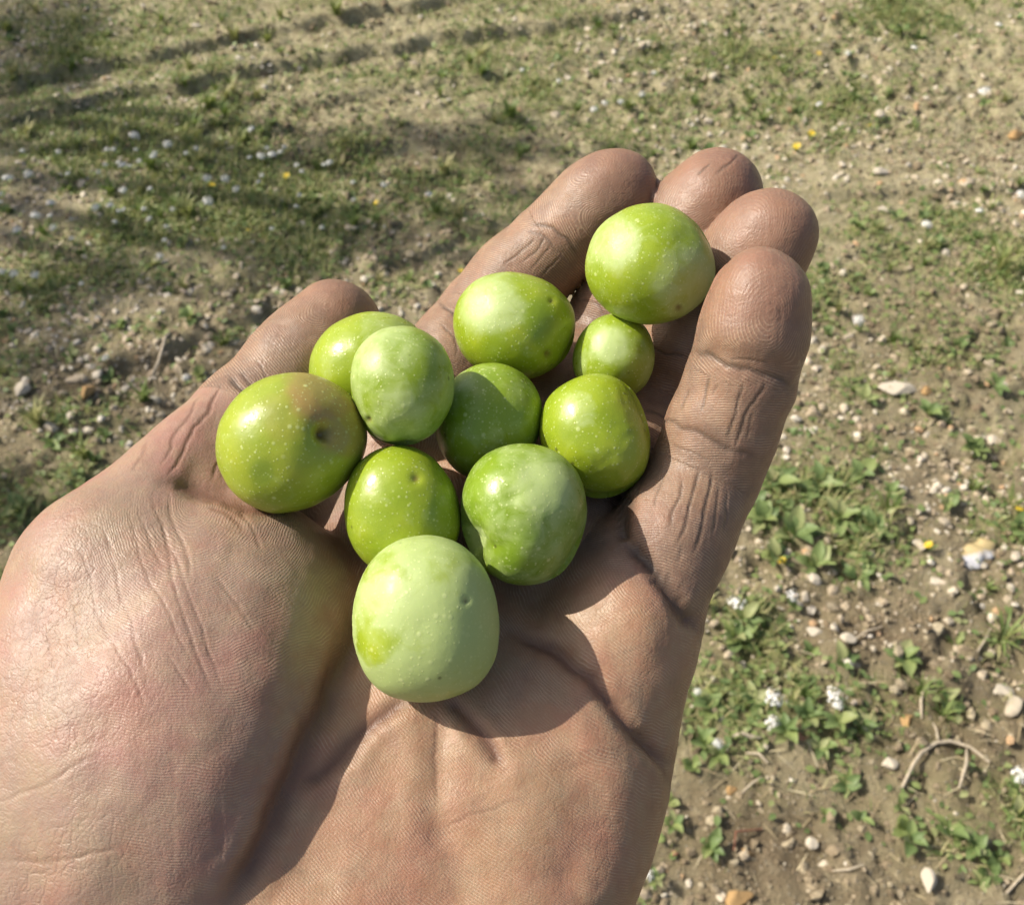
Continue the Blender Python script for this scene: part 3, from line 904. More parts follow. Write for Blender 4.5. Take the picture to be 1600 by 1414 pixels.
for k, (u, v, d0, a, b, zf, ti, bloom, green, blush, ex, dents, patches, label) in enumerate(OLIVES):
    d = DEP[k]
    c = P3(u, v, d)
    rx, ry = a*d/FPX, b*d/FPX; rz = (rx+ry)/2*zf
    t = math.radians(-ti)
    V = CSV.copy()
    # a touch squarer than an ellipsoid
    nn = (np.abs(V)**ex).sum(1)**(1/ex); V = V/nn[:, None]
    V = V*np.array([rx, ry, rz])
    # egg shape and lumps
    V[:, 0] *= 1+0.05*V[:, 1]/ry*(1 if k % 2 else -1)
    Nn = V/np.linalg.norm(V, axis=1, keepdims=True)
    V = V*(1+0.03*fbm(Nn+k*7.3, 1.1, 2, 40+k)+0.008*fbm(Nn+k*3.3, 3.2, 2, 140+k))[:, None]
    Rz = np.array([[math.cos(t), -math.sin(t), 0], [math.sin(t), math.cos(t), 0], [0, 0, 1]])
    V = V@Rz.T
    Vc = V+c
    pu, pv = CU+FPX*Vc[:, 0]/-Vc[:, 2], CV+FPX*Vc[:, 1]/Vc[:, 2]
    fr = (V*(-c)).sum(1) > 0
    sc_ = np.zeros(len(V)); at = {'bloom': np.full(len(V), bloom), 'green': np.full(len(V), green), 'blush': np.full(len(V), blush)}
    nz = fbm(V+k*31, 0.22, 3, 60+k)
    at['bloom'] = at['bloom']+nz*0.55*min(1, bloom*2+0.25)
    at['green'] = at['green']+fbm(V+k*11, 0.15, 2, 90+k)*0.25
    for (du, dv, rr, dep, kind) in dents:
        q = np.hypot(pu-du, pv-dv)*d/FPX+fbm(V, 0.6, 2, 5)*rr*0.12
        g = np.exp(-(q/rr)**2)*fr
        V = V-Nn@Rz.T*(dep*g)[:, None]
        if kind: sc_ = np.maximum(sc_, np.exp(-(q/(rr*0.7))**2)*fr*0.85)
    for (nm, du, dv, rp, am) in patches:
        q = np.hypot(pu-du, pv-dv)*(1+0.35*nz)
        at[nm] = at[nm]+am*(1-sstep(q, rp*0.65, rp*1.25))*fr
    V = V@RCn.T*MM
    me = mesh_np('olive', V, CSF, OM, True, {'scar': ('FLOAT', sc_), **{q: ('FLOAT', np.clip(w, 0, 1)) for q, w in at.items()}})
    o = link('olive', me, None, cam2w(c*MM))
    tag(o, label, 'olive', 'green olives held in the palm')
# ================================================================== loose cover of the ground
def scatter(n, dens, ymax=3.5, ymin=0.22):
    """points on the ground seen by the camera and a little beyond, kept where dens is high"""
    out = []
    tot = 0
    while tot < n:
        m = max(n*2, 2000)
        y = rng.uniform(ymin, ymax, m); x = rng.uniform(-2.0, 2.0, m)
        k = np.abs(x) < 0.52+0.50*y
        x, y = x[k], y[k]
        d = dens(x, y)
        k = rng.random(len(x)) < d
        out.append(np.stack([x[k], y[k]], 1)); tot += k.sum()
    P = np.concatenate(out)[:n]
    return np.column_stack([P, hgt(P[:, 0], P[:, 1])])

def rot_random(n, tilt=None):
    """random rotation matrices; tilt limits how far z leans over"""
    a = rng.uniform(0, 2*math.pi, n)
    if tilt is None:
        q = rng.normal(size=(n, 4)); q /= np.linalg.norm(q, axis=1, keepdims=True)
        w, x, y, z = q.T
        return np.stack([1-2*(y*y+z*z), 2*(x*y-z*w), 2*(x*z+y*w), 2*(x*y+z*w), 1-2*(x*x+z*z), 2*(y*z-x*w), 2*(x*z-y*w), 2*(y*z+x*w), 1-2*(x*x+y*y)], 1).reshape(n, 3, 3)
    b = rng.normal(0, 1, n)*tilt; c = rng.uniform(0, 2*math.pi, n)
    def rz(t): z = 0*t; o = z+1; return np.stack([np.cos(t), -np.sin(t), z, np.sin(t), np.cos(t), z, z, z, o], 1).reshape(-1, 3, 3)
    def rx(t): z = 0*t; o = z+1; return np.stack([o, z, z, z, np.cos(t), -np.sin(t), z, np.sin(t), np.cos(t)], 1).reshape(-1, 3, 3)
    return rz(c)@rx(b)@rz(a-c)

def swarm(name, V, F, pos, R, scl, mat, tint, smooth=False, jitter=0.0):
    """many copies of one small shape joined into one mesh"""
    n = len(pos); k = len(V)
    W = np.repeat(V[None], n, 0)
    if jitter: W = W*(1+rng.normal(0, jitter, (n, k, 1)))
    W = W*np.asarray(scl).reshape(n, 1, -1)
    W = np.einsum('nij,nkj->nki', R, W)+pos[:, None]
    FF = (F[None]+(np.arange(n)*k)[:, None, None]).reshape(-1, F.shape[1])
    me = mesh_np(name, W.reshape(-1, 3), FF, mat, smooth, {'tint': ('FLOAT', np.repeat(tint, k))})
    return link(name, me)

PHI = (1+5**0.5)/2
ICO = np.array([(-1, PHI, 0), (1, PHI, 0), (-1, -PHI, 0), (1, -PHI, 0), (0, -1, PHI), (0, 1, PHI), (0, -1, -PHI), (0, 1, -PHI), (PHI, 0, -1), (PHI, 0, 1), (-PHI, 0, -1), (-PHI, 0, 1)])
ICO = ICO/np.linalg.norm(ICO[0])
ICF = np.array([(0, 11, 5), (0, 5, 1), (0, 1, 7), (0, 7, 10), (0, 10, 11), (1, 5, 9), (5, 11, 4), (11, 10, 2), (10, 7, 6), (7, 1, 8), (3, 9, 4), (3, 4, 2), (3, 2, 6), (3, 6, 8), (3, 8, 9), (4, 9, 5), (2, 4, 11), (6, 2, 10), (8, 6, 7), (9, 8, 1)])

def stone_material():
    s = NT('limestone'); co = s.coord('Object')
    rnd = s.math('ADD', s.attr('tint'), s.objinfo('Random'))
    t = s.math('FRACT', s.math('MULTIPLY', rnd, 3.7))
    base = s.ramp(t, [(0.0, (0.38, 0.30, 0.20)), (0.3, (0.48, 0.40, 0.28)), (0.62, (0.62, 0.55, 0.42)), (0.9, (0.74, 0.69, 0.58)), (0.97, (0.50, 0.32, 0.17))])
    n = s.noise(co, 160, 5, 0.65)
    base = s.mix(s.mapr(n, 0.35, 0.65, 0.55, 0.0), base, (0.22, 0.165, 0.105, 1))
    s.set(Base_Color=base, Roughness=0.85, Normal=s.bump(s.noise(co, 420, 4, 0.7), 0.6, 0.0015))
    return s.m
def clod_material():
    s = NT('clod'); co = s.coord('Object')
    base = s.ramp(s.attr('tint'), [(0, (0.21, 0.165, 0.105)), (0.5, (0.34, 0.275, 0.18)), (1, (0.52, 0.45, 0.31))])
    base = s.mix(s.mapr(s.noise(co, 200, 4, 0.7), 0.4, 0.7, 0.5, 0), base, (0.11, 0.08, 0.05, 1))
    s.set(Base_Color=base, Roughness=0.95, Normal=s.bump(s.noise(co, 500, 4, 0.7), 0.8, 0.002))
    s.b.inputs['Specular IOR Level'].default_value = 0.1
    return s.m
def leaf_material(name, cols, trans=0.35):
    s = NT(name); co = s.coord('Object')
    rnd = s.math('FRACT', s.math('ADD', s.attr('tint'), s.objinfo('Random')))
    base = s.ramp(rnd, cols)
    base = s.mix(s.mapr(s.noise(co, 220, 3), 0.4, 0.7, 0, 0.35), base, tuple(c*0.6 for c in cols[0][1])+(1,))
    s.set(Base_Color=base, Roughness=0.5)
    s.b.inputs['Specular IOR Level'].default_value = 0.35
    tr = s.new('ShaderNodeBsdfTranslucent'); s.put(tr.inputs[0], s.mix(0.5, base, (0.22, 0.30, 0.03, 1)))
    mx = s.new('ShaderNodeMixShader'); mx.inputs[0].default_value = trans
    s.t.links.new(s.b.outputs[0], mx.inputs[1]); s.t.links.new(tr.outputs[0], mx.inputs[2]); s.t.links.new(mx.outputs[0], s.out.inputs[0])
    return s.m
M_STONE = stone_material(); M_CLOD = clod_material()
M_LEAF = leaf_material('weed_leaf', [(0.0, (0.15, 0.22, 0.08)), (0.4, (0.22, 0.30, 0.11)), (0.75, (0.31, 0.37, 0.13)), (1.0, (0.38, 0.39, 0.19))])
M_GRASS = leaf_material('grass_blade', [(0.0, (0.15, 0.22, 0.065)), (0.35, (0.22, 0.29, 0.09)), (0.65, (0.33, 0.35, 0.13)), (1.0, (0.56, 0.50, 0.27))])
def plain(name, col, rough=0.8, var=0.25, sc_=120):
    s = NT(name); co = s.coord('Object')
    d = tuple(c*(1-var) for c in col)+(1,)
    s.set(Base_Color=s.mix(s.mapr(s.noise(co, sc_, 4), 0.35, 0.65, 0, 1), tuple(col)+(1,), d), Roughness=rough)
    return s.m
s_ = NT('straw')
s_.set(Base_Color=s_.ramp(s_.attr('tint'), [(0, (0.32, 0.24, 0.13)), (0.5, (0.54, 0.45, 0.26)), (1, (0.68, 0.60, 0.40))]), Roughness=0.75)
M_STRAW = s_.m

# gravel, clods
def d_stone(x, y):
    P = np.stack([x, y, 0*x], 1)
    return np.clip(0.55+1.1*fbm(P, 2.5, 3, 81)-0.35*np.clip(greenness(x, y), 0, 1)-0.25*brownness(x, y), 0.05, 1)
n = 34000
p = scatter(n, d_stone); r = np.minimum(0.0019*np.exp(rng.exponential(0.58, n)), 0.0085)
p[:, 2] += r*0.25
o = swarm('gravel', ICO, ICF, p, rot_random(n, 0.5), np.stack([r, r*rng.uniform(.6, 1, n), r*rng.uniform(.45, .8, n)], 1), M_STONE, rng.random(n), False, 0.16)
tag(o, 'small pale limestone gravel strewn over the soil', kind='stuff')
n = 30000
p = scatter(n, lambda x, y: np.clip(0.35+0.9*brownness(x, y)+0.6*fbm(np.stack([x, y, 0*x], 1), 3, 2, 82), 0.05, 1))
r = np.minimum(0.0019*np.exp(rng.exponential(0.5, n)), 0.009)
o = swarm('soil_crumbs', ICO, ICF, p, rot_random(n, 0.6), np.stack([r, r*rng.uniform(.6, 1, n), r*rng.uniform(.5, .9, n)], 1), M_CLOD, rng.random(n), False, 0.24)
tag(o, 'brown crumbs and clods of loose earth', kind='stuff')

# straw and dead stalks
n = 26000
p = scatter(n, lambda x, y: np.clip(0.15+0.6*sstep(y, 1.0, 2.2)+0.7*fbm(np.stack([x, y, 0*x], 1), 2.2, 2, 83), 0.03, 1))
p[:, 2] += rng.uniform(0.001, 0.006, n)
SV = np.array([(-1, -.03, 0), (-1, .03, 0), (0, -.04, .06), (0, .04, .06), (1, -.015, 0), (1, .015, 0)], float); SF = np.array([(0, 2, 3, 1), (2, 4, 5, 3)])
L = rng.uniform(0.004, 0.017, n)
o = swarm('straw_litter', SV, SF, p, rot_random(n, 0.25), L, M_STRAW, rng.random(n), False, 0.0)
tag(o, 'bits of dry straw lying on the soil', kind='stuff')

# short grass: single blades
BV = np.array([(-.05, 0, 0), (.05, 0, 0), (-.045, .10, .38), (.045, .10, .38), (-.028, .32, .70), (.028, .32, .70), (0, .66, .88)], float)
BF3 = np.array([(4, 5, 6)]); BF4 = np.array([(0, 1, 3, 2), (2, 3, 5, 4)])
BFt = np.array([(0, 1, 3), (0, 3, 2), (2, 3, 5), (2, 5, 4), (4, 5, 6)])
n = 85000
def d_grass(x, y):
    g_ = greenness(x, y)
    return np.clip(g_**1.3*0.9+0.16*sstep(y, 1.0, 2.2), 0.0, 1)
p = scatter(n, d_grass)
L = rng.uniform(0.006, 0.024, n)*(0.7+0.6*np.clip(greenness(p[:, 0], p[:, 1]), 0, 1))
dry = np.clip(1-greenness(p[:, 0], p[:, 1])*0.8, 0.0, 1)
o = swarm('short_grass', BV, BFt, p, rot_random(n, 0.45), L, M_GRASS, np.clip(rng.random(n)*0.55+dry*0.5*rng.random(n), 0, .99), False, 0.0)
tag(o, 'short sparse grass among the weeds', kind='stuff')
# tiny ground leaves
LV = np.array([(0, 0, 0), (-.28, .35, .10), (.28, .35, .10), (-.30, .68, .12), (.30, .68, .12), (0, 1.0, 0.02), (0, .35, .02), (0, .68, .05)], float)
LF = np.array([(0, 6, 1), (0, 2, 6), (1, 6, 7), (1, 7, 3), (6, 2, 4), (6, 4, 7), (3, 7, 5), (7, 4, 5)])
n = 30000
p = scatter(n, lambda x, y: np.clip(greenness(x, y)**1.2, 0, 1))
p[:, 2] += rng.uniform(0.0, 0.007, n)
L = rng.uniform(0.005, 0.015, n)
o = swarm('ground_cover_leaves', LV, LF, p, rot_random(n, 0.35), L, M_LEAF, rng.random(n), True, 0.0)
tag(o, 'low mat of tiny green leaves between the stones', kind='stuff')
# ================================================================== single plants and stones
def leaf_mesh(name, length, width, seed, lobed=False, mat=None):
    r = np.random.default_rng(seed)
    ns = 9; V = []; F = []
    arch = r.uniform(0.15, 0.5); twist = r.uniform(-.3, .3)
    for i in range(ns):
        t = i/(ns-1)
        w = width*0.5*(math.sin(math.pi*min(1, t**0.75))**0.8 if 0 < t < 1 else 0)
        if t < 0.2: w = max(w*0.35, width*0.05)
        if lobed: w *= 1+0.35*math.sin(t*16)
        y = length*(t-0.12*t*t); z = length*arch*math.sin(t*2.2)*0.55*(1-0.3*t)
        x0 = length*0.08*twist*math.sin(t*3)
        for k, s in enumerate((-1, -.5, 0, .5, 1)):
            V.append((x0+w*s, y-abs(s)*w*0.1, z+abs(s)*w*0.35+r.normal(0, .01)*width))
    for i in range(ns-1):
        for k in range(4):
            a = i*5+k; F.append((a, a+1, a+6, a+5))
    return mesh_np(name, np.array(V), np.array(F), mat or M_LEAF, True)
LEAFS = [leaf_mesh('leaf', 1.0, w, 100+i, lob) for i, (w, lob) in enumerate([(.42, False), (.5, False), (.36, True), (.58, False), (.3, False), (.45, True)])]
BLADES = [leaf_mesh('blade', 1.0, w, 200+i, False, M_GRASS) for i, w in enumerate((.07, .09, .06))]

def gp(u, v):
    p = G(u, v); z = float(hgt(np.array([p[0]]), np.array([p[1]]))[0])
    p = G(u, v, z); z = float(hgt(np.array([p[0]]), np.array([p[1]]))[0])
    return np.array([p[0], p[1], z])
def px2m(u, v, px):
    p = G(u, v); d = -((p-CAMP)@RCn)[2]
    return px*d/FPX
def empty(name, loc, label, cat, group=None):
    e = bpy.data.objects.new(name, None); C.objects.link(e); e.location = loc
    e.empty_display_size = 0.02
    return tag(e, label, cat, group)
def add_leaf(root, me, L, az, tilt, base=(0, 0, 0), name='leaf', wf=1.0):
    if name == 'leaf': L = L*1.28
    o = bpy.data.objects.new(name, me); C.objects.link(o); o.parent = root
    o.location = base; o.rotation_euler = (tilt, random.uniform(-.25, .25), az); o.scale = (L*wf, L, L)
    return o
def weed(u, v, px, n, label, group=None, kinds=(0, 1, 2, 3), sx=0.5):
    """rosette of n leaves, px = leaf length in the photograph"""
    loc = gp(u, v); L = px2m(u, v, px)
    r = empty('weed', loc, label, 'weed', group)
    a0 = random.uniform(0, 6.28)
    for i in range(n):
        me = LEAFS[random.choice(kinds)]
        add_leaf(r, me, L*random.uniform(.65, 1.1), a0+i*2.4+random.uniform(-.3, .3), random.uniform(-.05, .75), (random.uniform(-.1, .1)*L, random.uniform(-.1, .1)*L, 0.002+L*0.12*i/n))
    return r
def tuft(u, v, px, n, label, group=None):
    loc = gp(u, v); L = px2m(u, v, px)
    r = empty('grass_tuft', loc, label, 'grass tuft', group)
    for i in range(n):
        add_leaf(r, random.choice(BLADES), L*random.uniform(.6, 1.15), random.uniform(0, 6.28), random.uniform(.2, 1.25), (random.uniform(-.08, .08)*L, random.uniform(-.08, .08)*L, 0), 'blade')
    return r
def tube(name, pts, radii, mat, parent=None, sides=7):
    pts = [np.asarray(p, float) for p in pts]; V = []; F = []
    for i, p in enumerate(pts):
        a = pts[max(i-1, 0)]; b = pts[min(i+1, len(pts)-1)]; t = b-a; t /= np.linalg.norm(t)+1e-9
        x = np.cross(t, (0.3, 0.5, 0.81)); x /= np.linalg.norm(x); y = np.cross(t, x)
        for k in range(sides):
            an = 2*math.pi*k/sides
            V.append(p+radii[i]*(math.cos(an)*x+math.sin(an)*y))
    for i in range(len(pts)-1):
        for k in range(sides):
            a = i*sides+k; b = i*sides+(k+1) % sides
            F.append((a, b, b+sides, a+sides))
    me = mesh_np(name, np.array(V), np.array(F), mat, True)
    return link(name, me, parent)
M_STEM = plain('stem', (0.16, 0.20, 0.06)); M_TWIG = plain('dead_wood', (0.52, 0.44, 0.32), 0.8, 0.35, 300)
M_WHITE = plain('white_petal', (0.80, 0.80, 0.76), 0.6, 0.12); M_YEL = plain('yellow_petal', (0.78, 0.55, 0.02), 0.6, 0.15)
M_EYE = plain('flower_eye', (0.45, 0.40, 0.05))
def flower_mesh(name, petals, mat, eye=True, cup=0.25, seed=0):
    r = np.random.default_rng(seed); V = []; F = []
    for k in range(petals):
        a = 2*math.pi*k/petals+r.uniform(-.1, .1); da = math.pi/petals*0.85
        b = len(V)
        for rr, aa, z in ((.12, 0, 0), (.6, -da, cup*.5), (.6, da, cup*.5), (1.0, -da*.55, cup), (1.05, 0, cup), (1.0, da*.55, cup)):
            V.append((rr*math.cos(a+aa), rr*math.sin(a+aa), z))
        F += [(b, b+1, b+4), (b, b+4, b+2), (b+1, b+3, b+4), (b+2, b+4, b+5)]
    return mesh_np(name, np.array(V), np.array(F), mat, False)
FL4 = flower_mesh('floret', 4, M_WHITE)
def cluster_mesh(seed, n=15):
    """a rounded head of many four-petalled florets"""
    r = np.random.default_rng(seed); Vs = []; Fs = []
    fv = np.array([v.co[:] for v in FL4.vertices]); ff = np.array([p.vertices[:] for p in FL4.polygons])
    for i in range(n):
        a = i*2.4; rr = math.sqrt((i+.5)/n)
        c = np.array([rr*math.cos(a), rr*math.sin(a), 0.55*math.sqrt(max(0, 1-rr*rr*0.8))])+r.normal(0, .05, 3)
        z = c/np.linalg.norm(c); x = np.cross(z, (0.1, 1, .2)); x /= np.linalg.norm(x); y = np.cross(z, x)
        Vs.append(c+(fv*r.uniform(.20, .30))@np.array([x, y, z])); Fs.append(ff+i*len(fv))
    return mesh_np('flower_head', np.concatenate(Vs), np.concatenate(Fs), M_WHITE, False)
CLUS = [cluster_mesh(i, 17) for i in range(3)]; CLUS2 = [cluster_mesh(i+5, 30) for i in range(2)]
YHEAD = [flower_mesh('flower_head', 12, M_YEL, True, 0.3, i) for i in range(2)]
YEYE = mesh_np('flower_eye', ICO*np.array([.38, .38, .22])+np.array([0, 0, .1]), ICF, M_EYE, True)
def white_plant(heads, label, group=None, leaves=5, foot=None, lpx=22):
    u0 = sum(h[0] for h in heads)/len(heads); v0 = max(h[1] for h in heads)+22
    if foot: u0, v0 = foot
    loc = gp(u0, v0)
    r = empty('white_flower_plant', loc, label, 'flower', group)
    for (u, v, px) in heads:
        hz = random.uniform(0.018, 0.03)*(1.6 if px < 8 else 1)
        top = G(u, v, loc[2]+hz)-loc
        R_ = px2m(u, v, px)
        mid = top*0.5+np.array([random.uniform(-.004, .004), random.uniform(-.004, .004), 0.004])
        tube('stem', [(0, 0, 0), mid, top], [0.0009, 0.0008, 0.0007], M_STEM, r, 5)
        o = bpy.data.objects.new('flower_head', random.choice(CLUS if px > 9 else CLUS2)); C.objects.link(o); o.parent = r
        o.location = top; o.scale = (R_,)*3; o.rotation_euler = (random.uniform(-.3, .4), random.uniform(-.3, .3), random.uniform(0, 6))
    L = px2m(u0, v0, lpx)
    for i in range(leaves):
        add_leaf(r, LEAFS[random.choice((0, 1, 4))], L*random.uniform(.6, 1.1), i*2.4+random.uniform(-.4, .4), random.uniform(0, .8), (0, 0, 0.003+0.002*i))
    return r
def yellow(u, v, px, label, group=None):
    R_ = px2m(u, v, px)
    loc = gp(u+random.uniform(-4, 4), v+px*1.6)
    r = empty('yellow_flower', loc, label, 'flower', group)
    top = G(u, v, loc[2]+R_*2.2)-loc
    tube('stem', [(0, 0, 0), top*0.5+np.array([.002, 0, 0]), top], [0.0008, 0.0007, 0.0007], M_STEM, r, 5)
    o = bpy.data.objects.new('flower_head', random.choice(YHEAD)); C.objects.link(o); o.parent = r
    o.location = top; o.scale = (R_,)*3; o.rotation_euler = (random.uniform(.1, .7), random.uniform(-.3, .3), random.uniform(0, 6))
    e = bpy.data.objects.new('flower_eye', YEYE); C.objects.link(e); e.parent = o
    for i in range(3): add_leaf(r, LEAFS[4], R_*2.2, i*2.1+random.random(), random.uniform(.1, .9))
    return r
def stone_mesh(seed, mat, sub=2, rough=0.16, facet=True):
    V, F = cubesphere(7 if sub == 1 else 11)
    r = np.random.default_rng(seed)
    for k in range(11):           # planes knocked off
        nrm = r.normal(size=3); nrm /= np.linalg.norm(nrm); h = r.uniform(.5, .85)
        d = V@nrm-h
        V = V-np.maximum(d, 0)[:, None]*nrm
    V = V*(1+rough*fbm(V+seed*3.1, 1.3, 3, seed))[:, None]
    me = mesh_np('stone', V, F, mat, True)
    me.set_sharp_from_angle(angle=math.radians(28))
    return me

M_OCHRE = plain('ochre_stone', (0.46, 0.29, 0.12), 0.85, 0.5, 200)
M_RUST = plain('rusty_stone', (0.36, 0.19, 0.11), 0.85, 0.35, 200)
M_PALE = plain('chalky_stone', (0.60, 0.53, 0.41), 0.85, 0.4, 200)
ST_P = [stone_mesh(300+i, M_STONE, 1) for i in range(8)]
ST_O = [stone_mesh(320+i, M_OCHRE) for i in range(2)]; ST_R = [stone_mesh(330+i, M_RUST, 1) for i in range(2)]; ST_W = [stone_mesh(340+i, M_PALE, 1) for i in range(3)]
def stone(u, v, w, h, me, label, group=None, rz=None):
    """w, h half size in the photograph"""
    loc = gp(u, v); a = px2m(u, v, w); b = px2m(u, v, h)
    o = bpy.data.objects.new('stone', me); C.objects.link(o)
    o.scale = (a*1.05, b*1.15, min(a, b)*0.75); o.location = loc+np.array([0, 0, min(a, b)*0.3])
    o.rotation_euler = (random.uniform(-.2, .2), random.uniform(-.2, .2), random.uniform(-.4, .4) if rz is None else rz)
    return tag(o, label, 'stone', group)

# ---- the ones that can be singled out
stone(1155, 1404, 23, 16, ST_O[0], 'angular ochre stone at the bottom edge of the picture', rz=0.1)
stone(1413, 1127, 14, 13, ST_O[1], 'rounded orange stone right of the white flower heads')
stone(1143, 1234, 9, 8, ST_O[0], 'small orange pebble beside the hand near the bottom')
stone(1166, 1334, 11, 9, ST_O[1], 'ochre pebble above the large ochre stone')
stone(1250, 1153, 9, 9, ST_R[0], 'rust red pebble under the pair of white flower heads')
stone(1053, 1334, 8, 7, ST_R[1], 'small rust coloured pebble at the edge of the wrist')
stone(1448, 1378, 12, 18, ST_W[0], 'white egg shaped stone near the lower right corner')
stone(1268, 1318, 10, 9, ST_W[1], 'bright white pebble above the ochre stone at the bottom')
stone(1389, 1192, 13, 12, ST_W[2], 'pale yellow pebble left of the forked twig')
stone(1272, 990, 14, 9, ST_W[0], 'flat cream pebble between the leafy weeds and the white flowers')
stone(1322, 1004, 13, 8, ST_W[1], 'cream pebble right of the flat one in bare soil')
stone(1582, 1106, 18, 18, ST_P[3], 'pale lumpy stone at the right edge above the white flowers')
stone(1562, 1080, 20, 14, ST_W[2], 'broad pale stone at the right edge behind the lumpy one')
stone(1400, 612, 30, 14, ST_W[0], 'broad chalky slab of stone level with the little finger')
stone(1450, 612, 13, 9, ST_O[0], 'yellowish stone touching the broad chalky slab')
stone(1552, 690, 11, 9, ST_W[1], 'pale yellow stone among weeds at the right side')
stone(1270, 648, 16, 10, ST_P[1], 'flat grey brown stone just right of the little finger')
stone(1535, 880, 9, 8, ST_W[2], 'white pebble lying against the curled white flake')
stone(141, 622, 11, 14, ST_O[1], 'ochre stone standing on edge in the shade left of the thumb')
stone(118, 592, 18, 12, ST_P[2], 'pale stone in the shade up left of the thumb')
stone(85, 670, 13, 9, ST_P[5], 'grey stone in the shade left of the thumb knuckle')
stone(38, 615, 12, 14, ST_W[0], 'pinkish pale stone near the left edge in the shade')
stone(1375, 272, 14, 8, ST_W[1], 'pale flat stone on the soil ledge right of the fingers')
stone(1380, 330, 11, 7, ST_W[2], 'whitish stone right of the ring finger tip')
stone(1590, 210, 16, 9, ST_O[0], 'tan stone at the right edge in the upper part')
stone(1010, 75, 14, 6, ST_W[0], 'cream stone lying in the dry grass at the top')

# curled pale flake with a brown crust
def flake():
    n = 26; m = 12; V = []; F = []
    for i in range(n):
        for j in range(m):
            s = i/(n-1)*2-1; t = j/(m-1)*2-1
            w = math.sqrt(max(0.0, 1-s*s))*0.9+0.06
            e = 1+0.16*math.sin(7*s+2)+0.1*math.sin(13*s)
            V.append((s, t*w*0.42*e+0.12*s, 0.16+0.10*math.sin(3*s)-0.26*t*t*w+0.05*math.sin(9*s+4*t)))
    for i in range(n-1):
        for j in range(m-1):
            a = i*m+j; F.append((a, a+m, a+m+1, a+1))
    V = np.array(V); k = len(V)
    V2 = V-np.array([0, 0, .06]); F = np.array(F)
    rim = []
    ring = [i*m for i in range(n)]+[(n-1)*m+j for j in range(1, m)]+[i*m+m-1 for i in range(n-2, -1, -1)]+[j for j in range(m-2, 0, -1)]
    for a, b in zip(ring, ring[1:]+ring[:1]): rim.append((b, a, a+k, b+k))
    s = NT('flake'); co = s.coord('Object')
    nz = s.noise(co, 3.2, 4, 0.6)
    sp = s.new('ShaderNodeSeparateXYZ'); s.put(sp.inputs[0], co)
    edge = s.mapr(s.math('ADD', sp.outputs[1], s.math('MULTIPLY', nz, 0.35)), 0.02, 0.16, 0, 1)
    s.set(Base_Color=s.mix(edge, (0.66, 0.65, 0.66, 1), (0.42, 0.33, 0.16, 1)), Roughness=0.6)
    return mesh_np('shell_flake', np.concatenate([V, V2]), np.concatenate([F, F[:, ::-1]+k, np.array(rim)]), s.m, True)
o = link('shell_flake', flake(), None, gp(1517, 866)); a = px2m(1517, 866, 42)
o.scale = (a, a*1.3, a); o.rotation_euler = (0.1, 0.05, 0.22)
tag(o, 'curled white flake with a yellow brown crust lying on bare soil', 'shell flake')

# twigs
def gl(u, v, z=0.004): p = gp(u, v); return p+np.array([0, 0, z])
def twig(pts, w, label, mat=None, side=None, lift=0.004):
    P = [gl(u, v, lift+(0.003 if 0 < i < len(pts)-1 else 0)) for i, (u, v) in enumerate(pts)]
    r0 = px2m(pts[0][0], pts[0][1], w)
    rad = [r0*(1-0.35*abs(i/(len(P)-1)*2-1)) for i in range(len(P))]
    e = empty('twig', P[0], label, 'twig')
    tube('stick', [p-P[0] for p in P], rad, mat or M_TWIG, e)
    if side:
        Q = [gl(u, v, lift+0.008) for u, v in side]
        tube('side_shoot', [p-P[0] for p in Q], [r0*0.5, r0*0.45, r0*0.3][:len(Q)], mat or M_TWIG, e)
twig([(1408, 1232), (1422, 1200), (1436, 1180), (1463, 1160), (1482, 1160), (1510, 1172), (1547, 1190)], 3.6, 'pale forked dead twig bent like a boomerang on bare soil', side=[(1463, 1158), (1458, 1146), (1454, 1134)])
twig([(1438, 1124), (1438, 1095), (1444, 1078), (1456, 1064)], 2.8, 'short upright straw coloured stalk above the forked twig')
twig([(1497, 1232), (1503, 1200), (1507, 1172)], 2.6, 'grey twig crossing under the forked twig')
twig([(1145, 1150), (1160, 1148), (1172, 1153), (1188, 1152)], 4.0, 'pale root piece by the hand below the weeds')
twig([(1165, 1178), (1185, 1178), (1200, 1190)], 2.2, 'thin curved straw below the pale root piece')
twig([(1158, 1240), (1175, 1225), (1190, 1215)], 2.0, 'thin dry stalk left of the small round leaves')
twig([(1146, 1330), (1148, 1302), (1190, 1297)], 2.0, 'bent reddish stalk above the ochre stone', plain('red_stalk', (0.22, 0.09, 0.05)))
twig([(1300, 1362), (1325, 1360), (1348, 1352)], 2.2, 'dry straw piece lying flat below the small weeds')
twig([(1520, 1030), (1535, 1005), (1545, 985)], 1.8, 'slim dry stalk beside the grassy tuft on the right')
twig([(1330, 1005), (1350, 990), (1380, 975)], 1.8, 'fine dry stalk from the cream pebble to the right')
twig([(238, 590), (245, 560), (262, 535), (268, 515)], 3.0, 'leaning dead stalk above the thumb in the shade')
twig([(1100, 75), (1118, 90), (1130, 104)], 4.5, 'short dark twig end in the grass at the top', plain('dark_bark', (0.08, 0.06, 0.045)))
twig([(1560, 1410), (1580, 1385), (1600, 1365)], 2.6, 'straw stalks in the lower right corner')

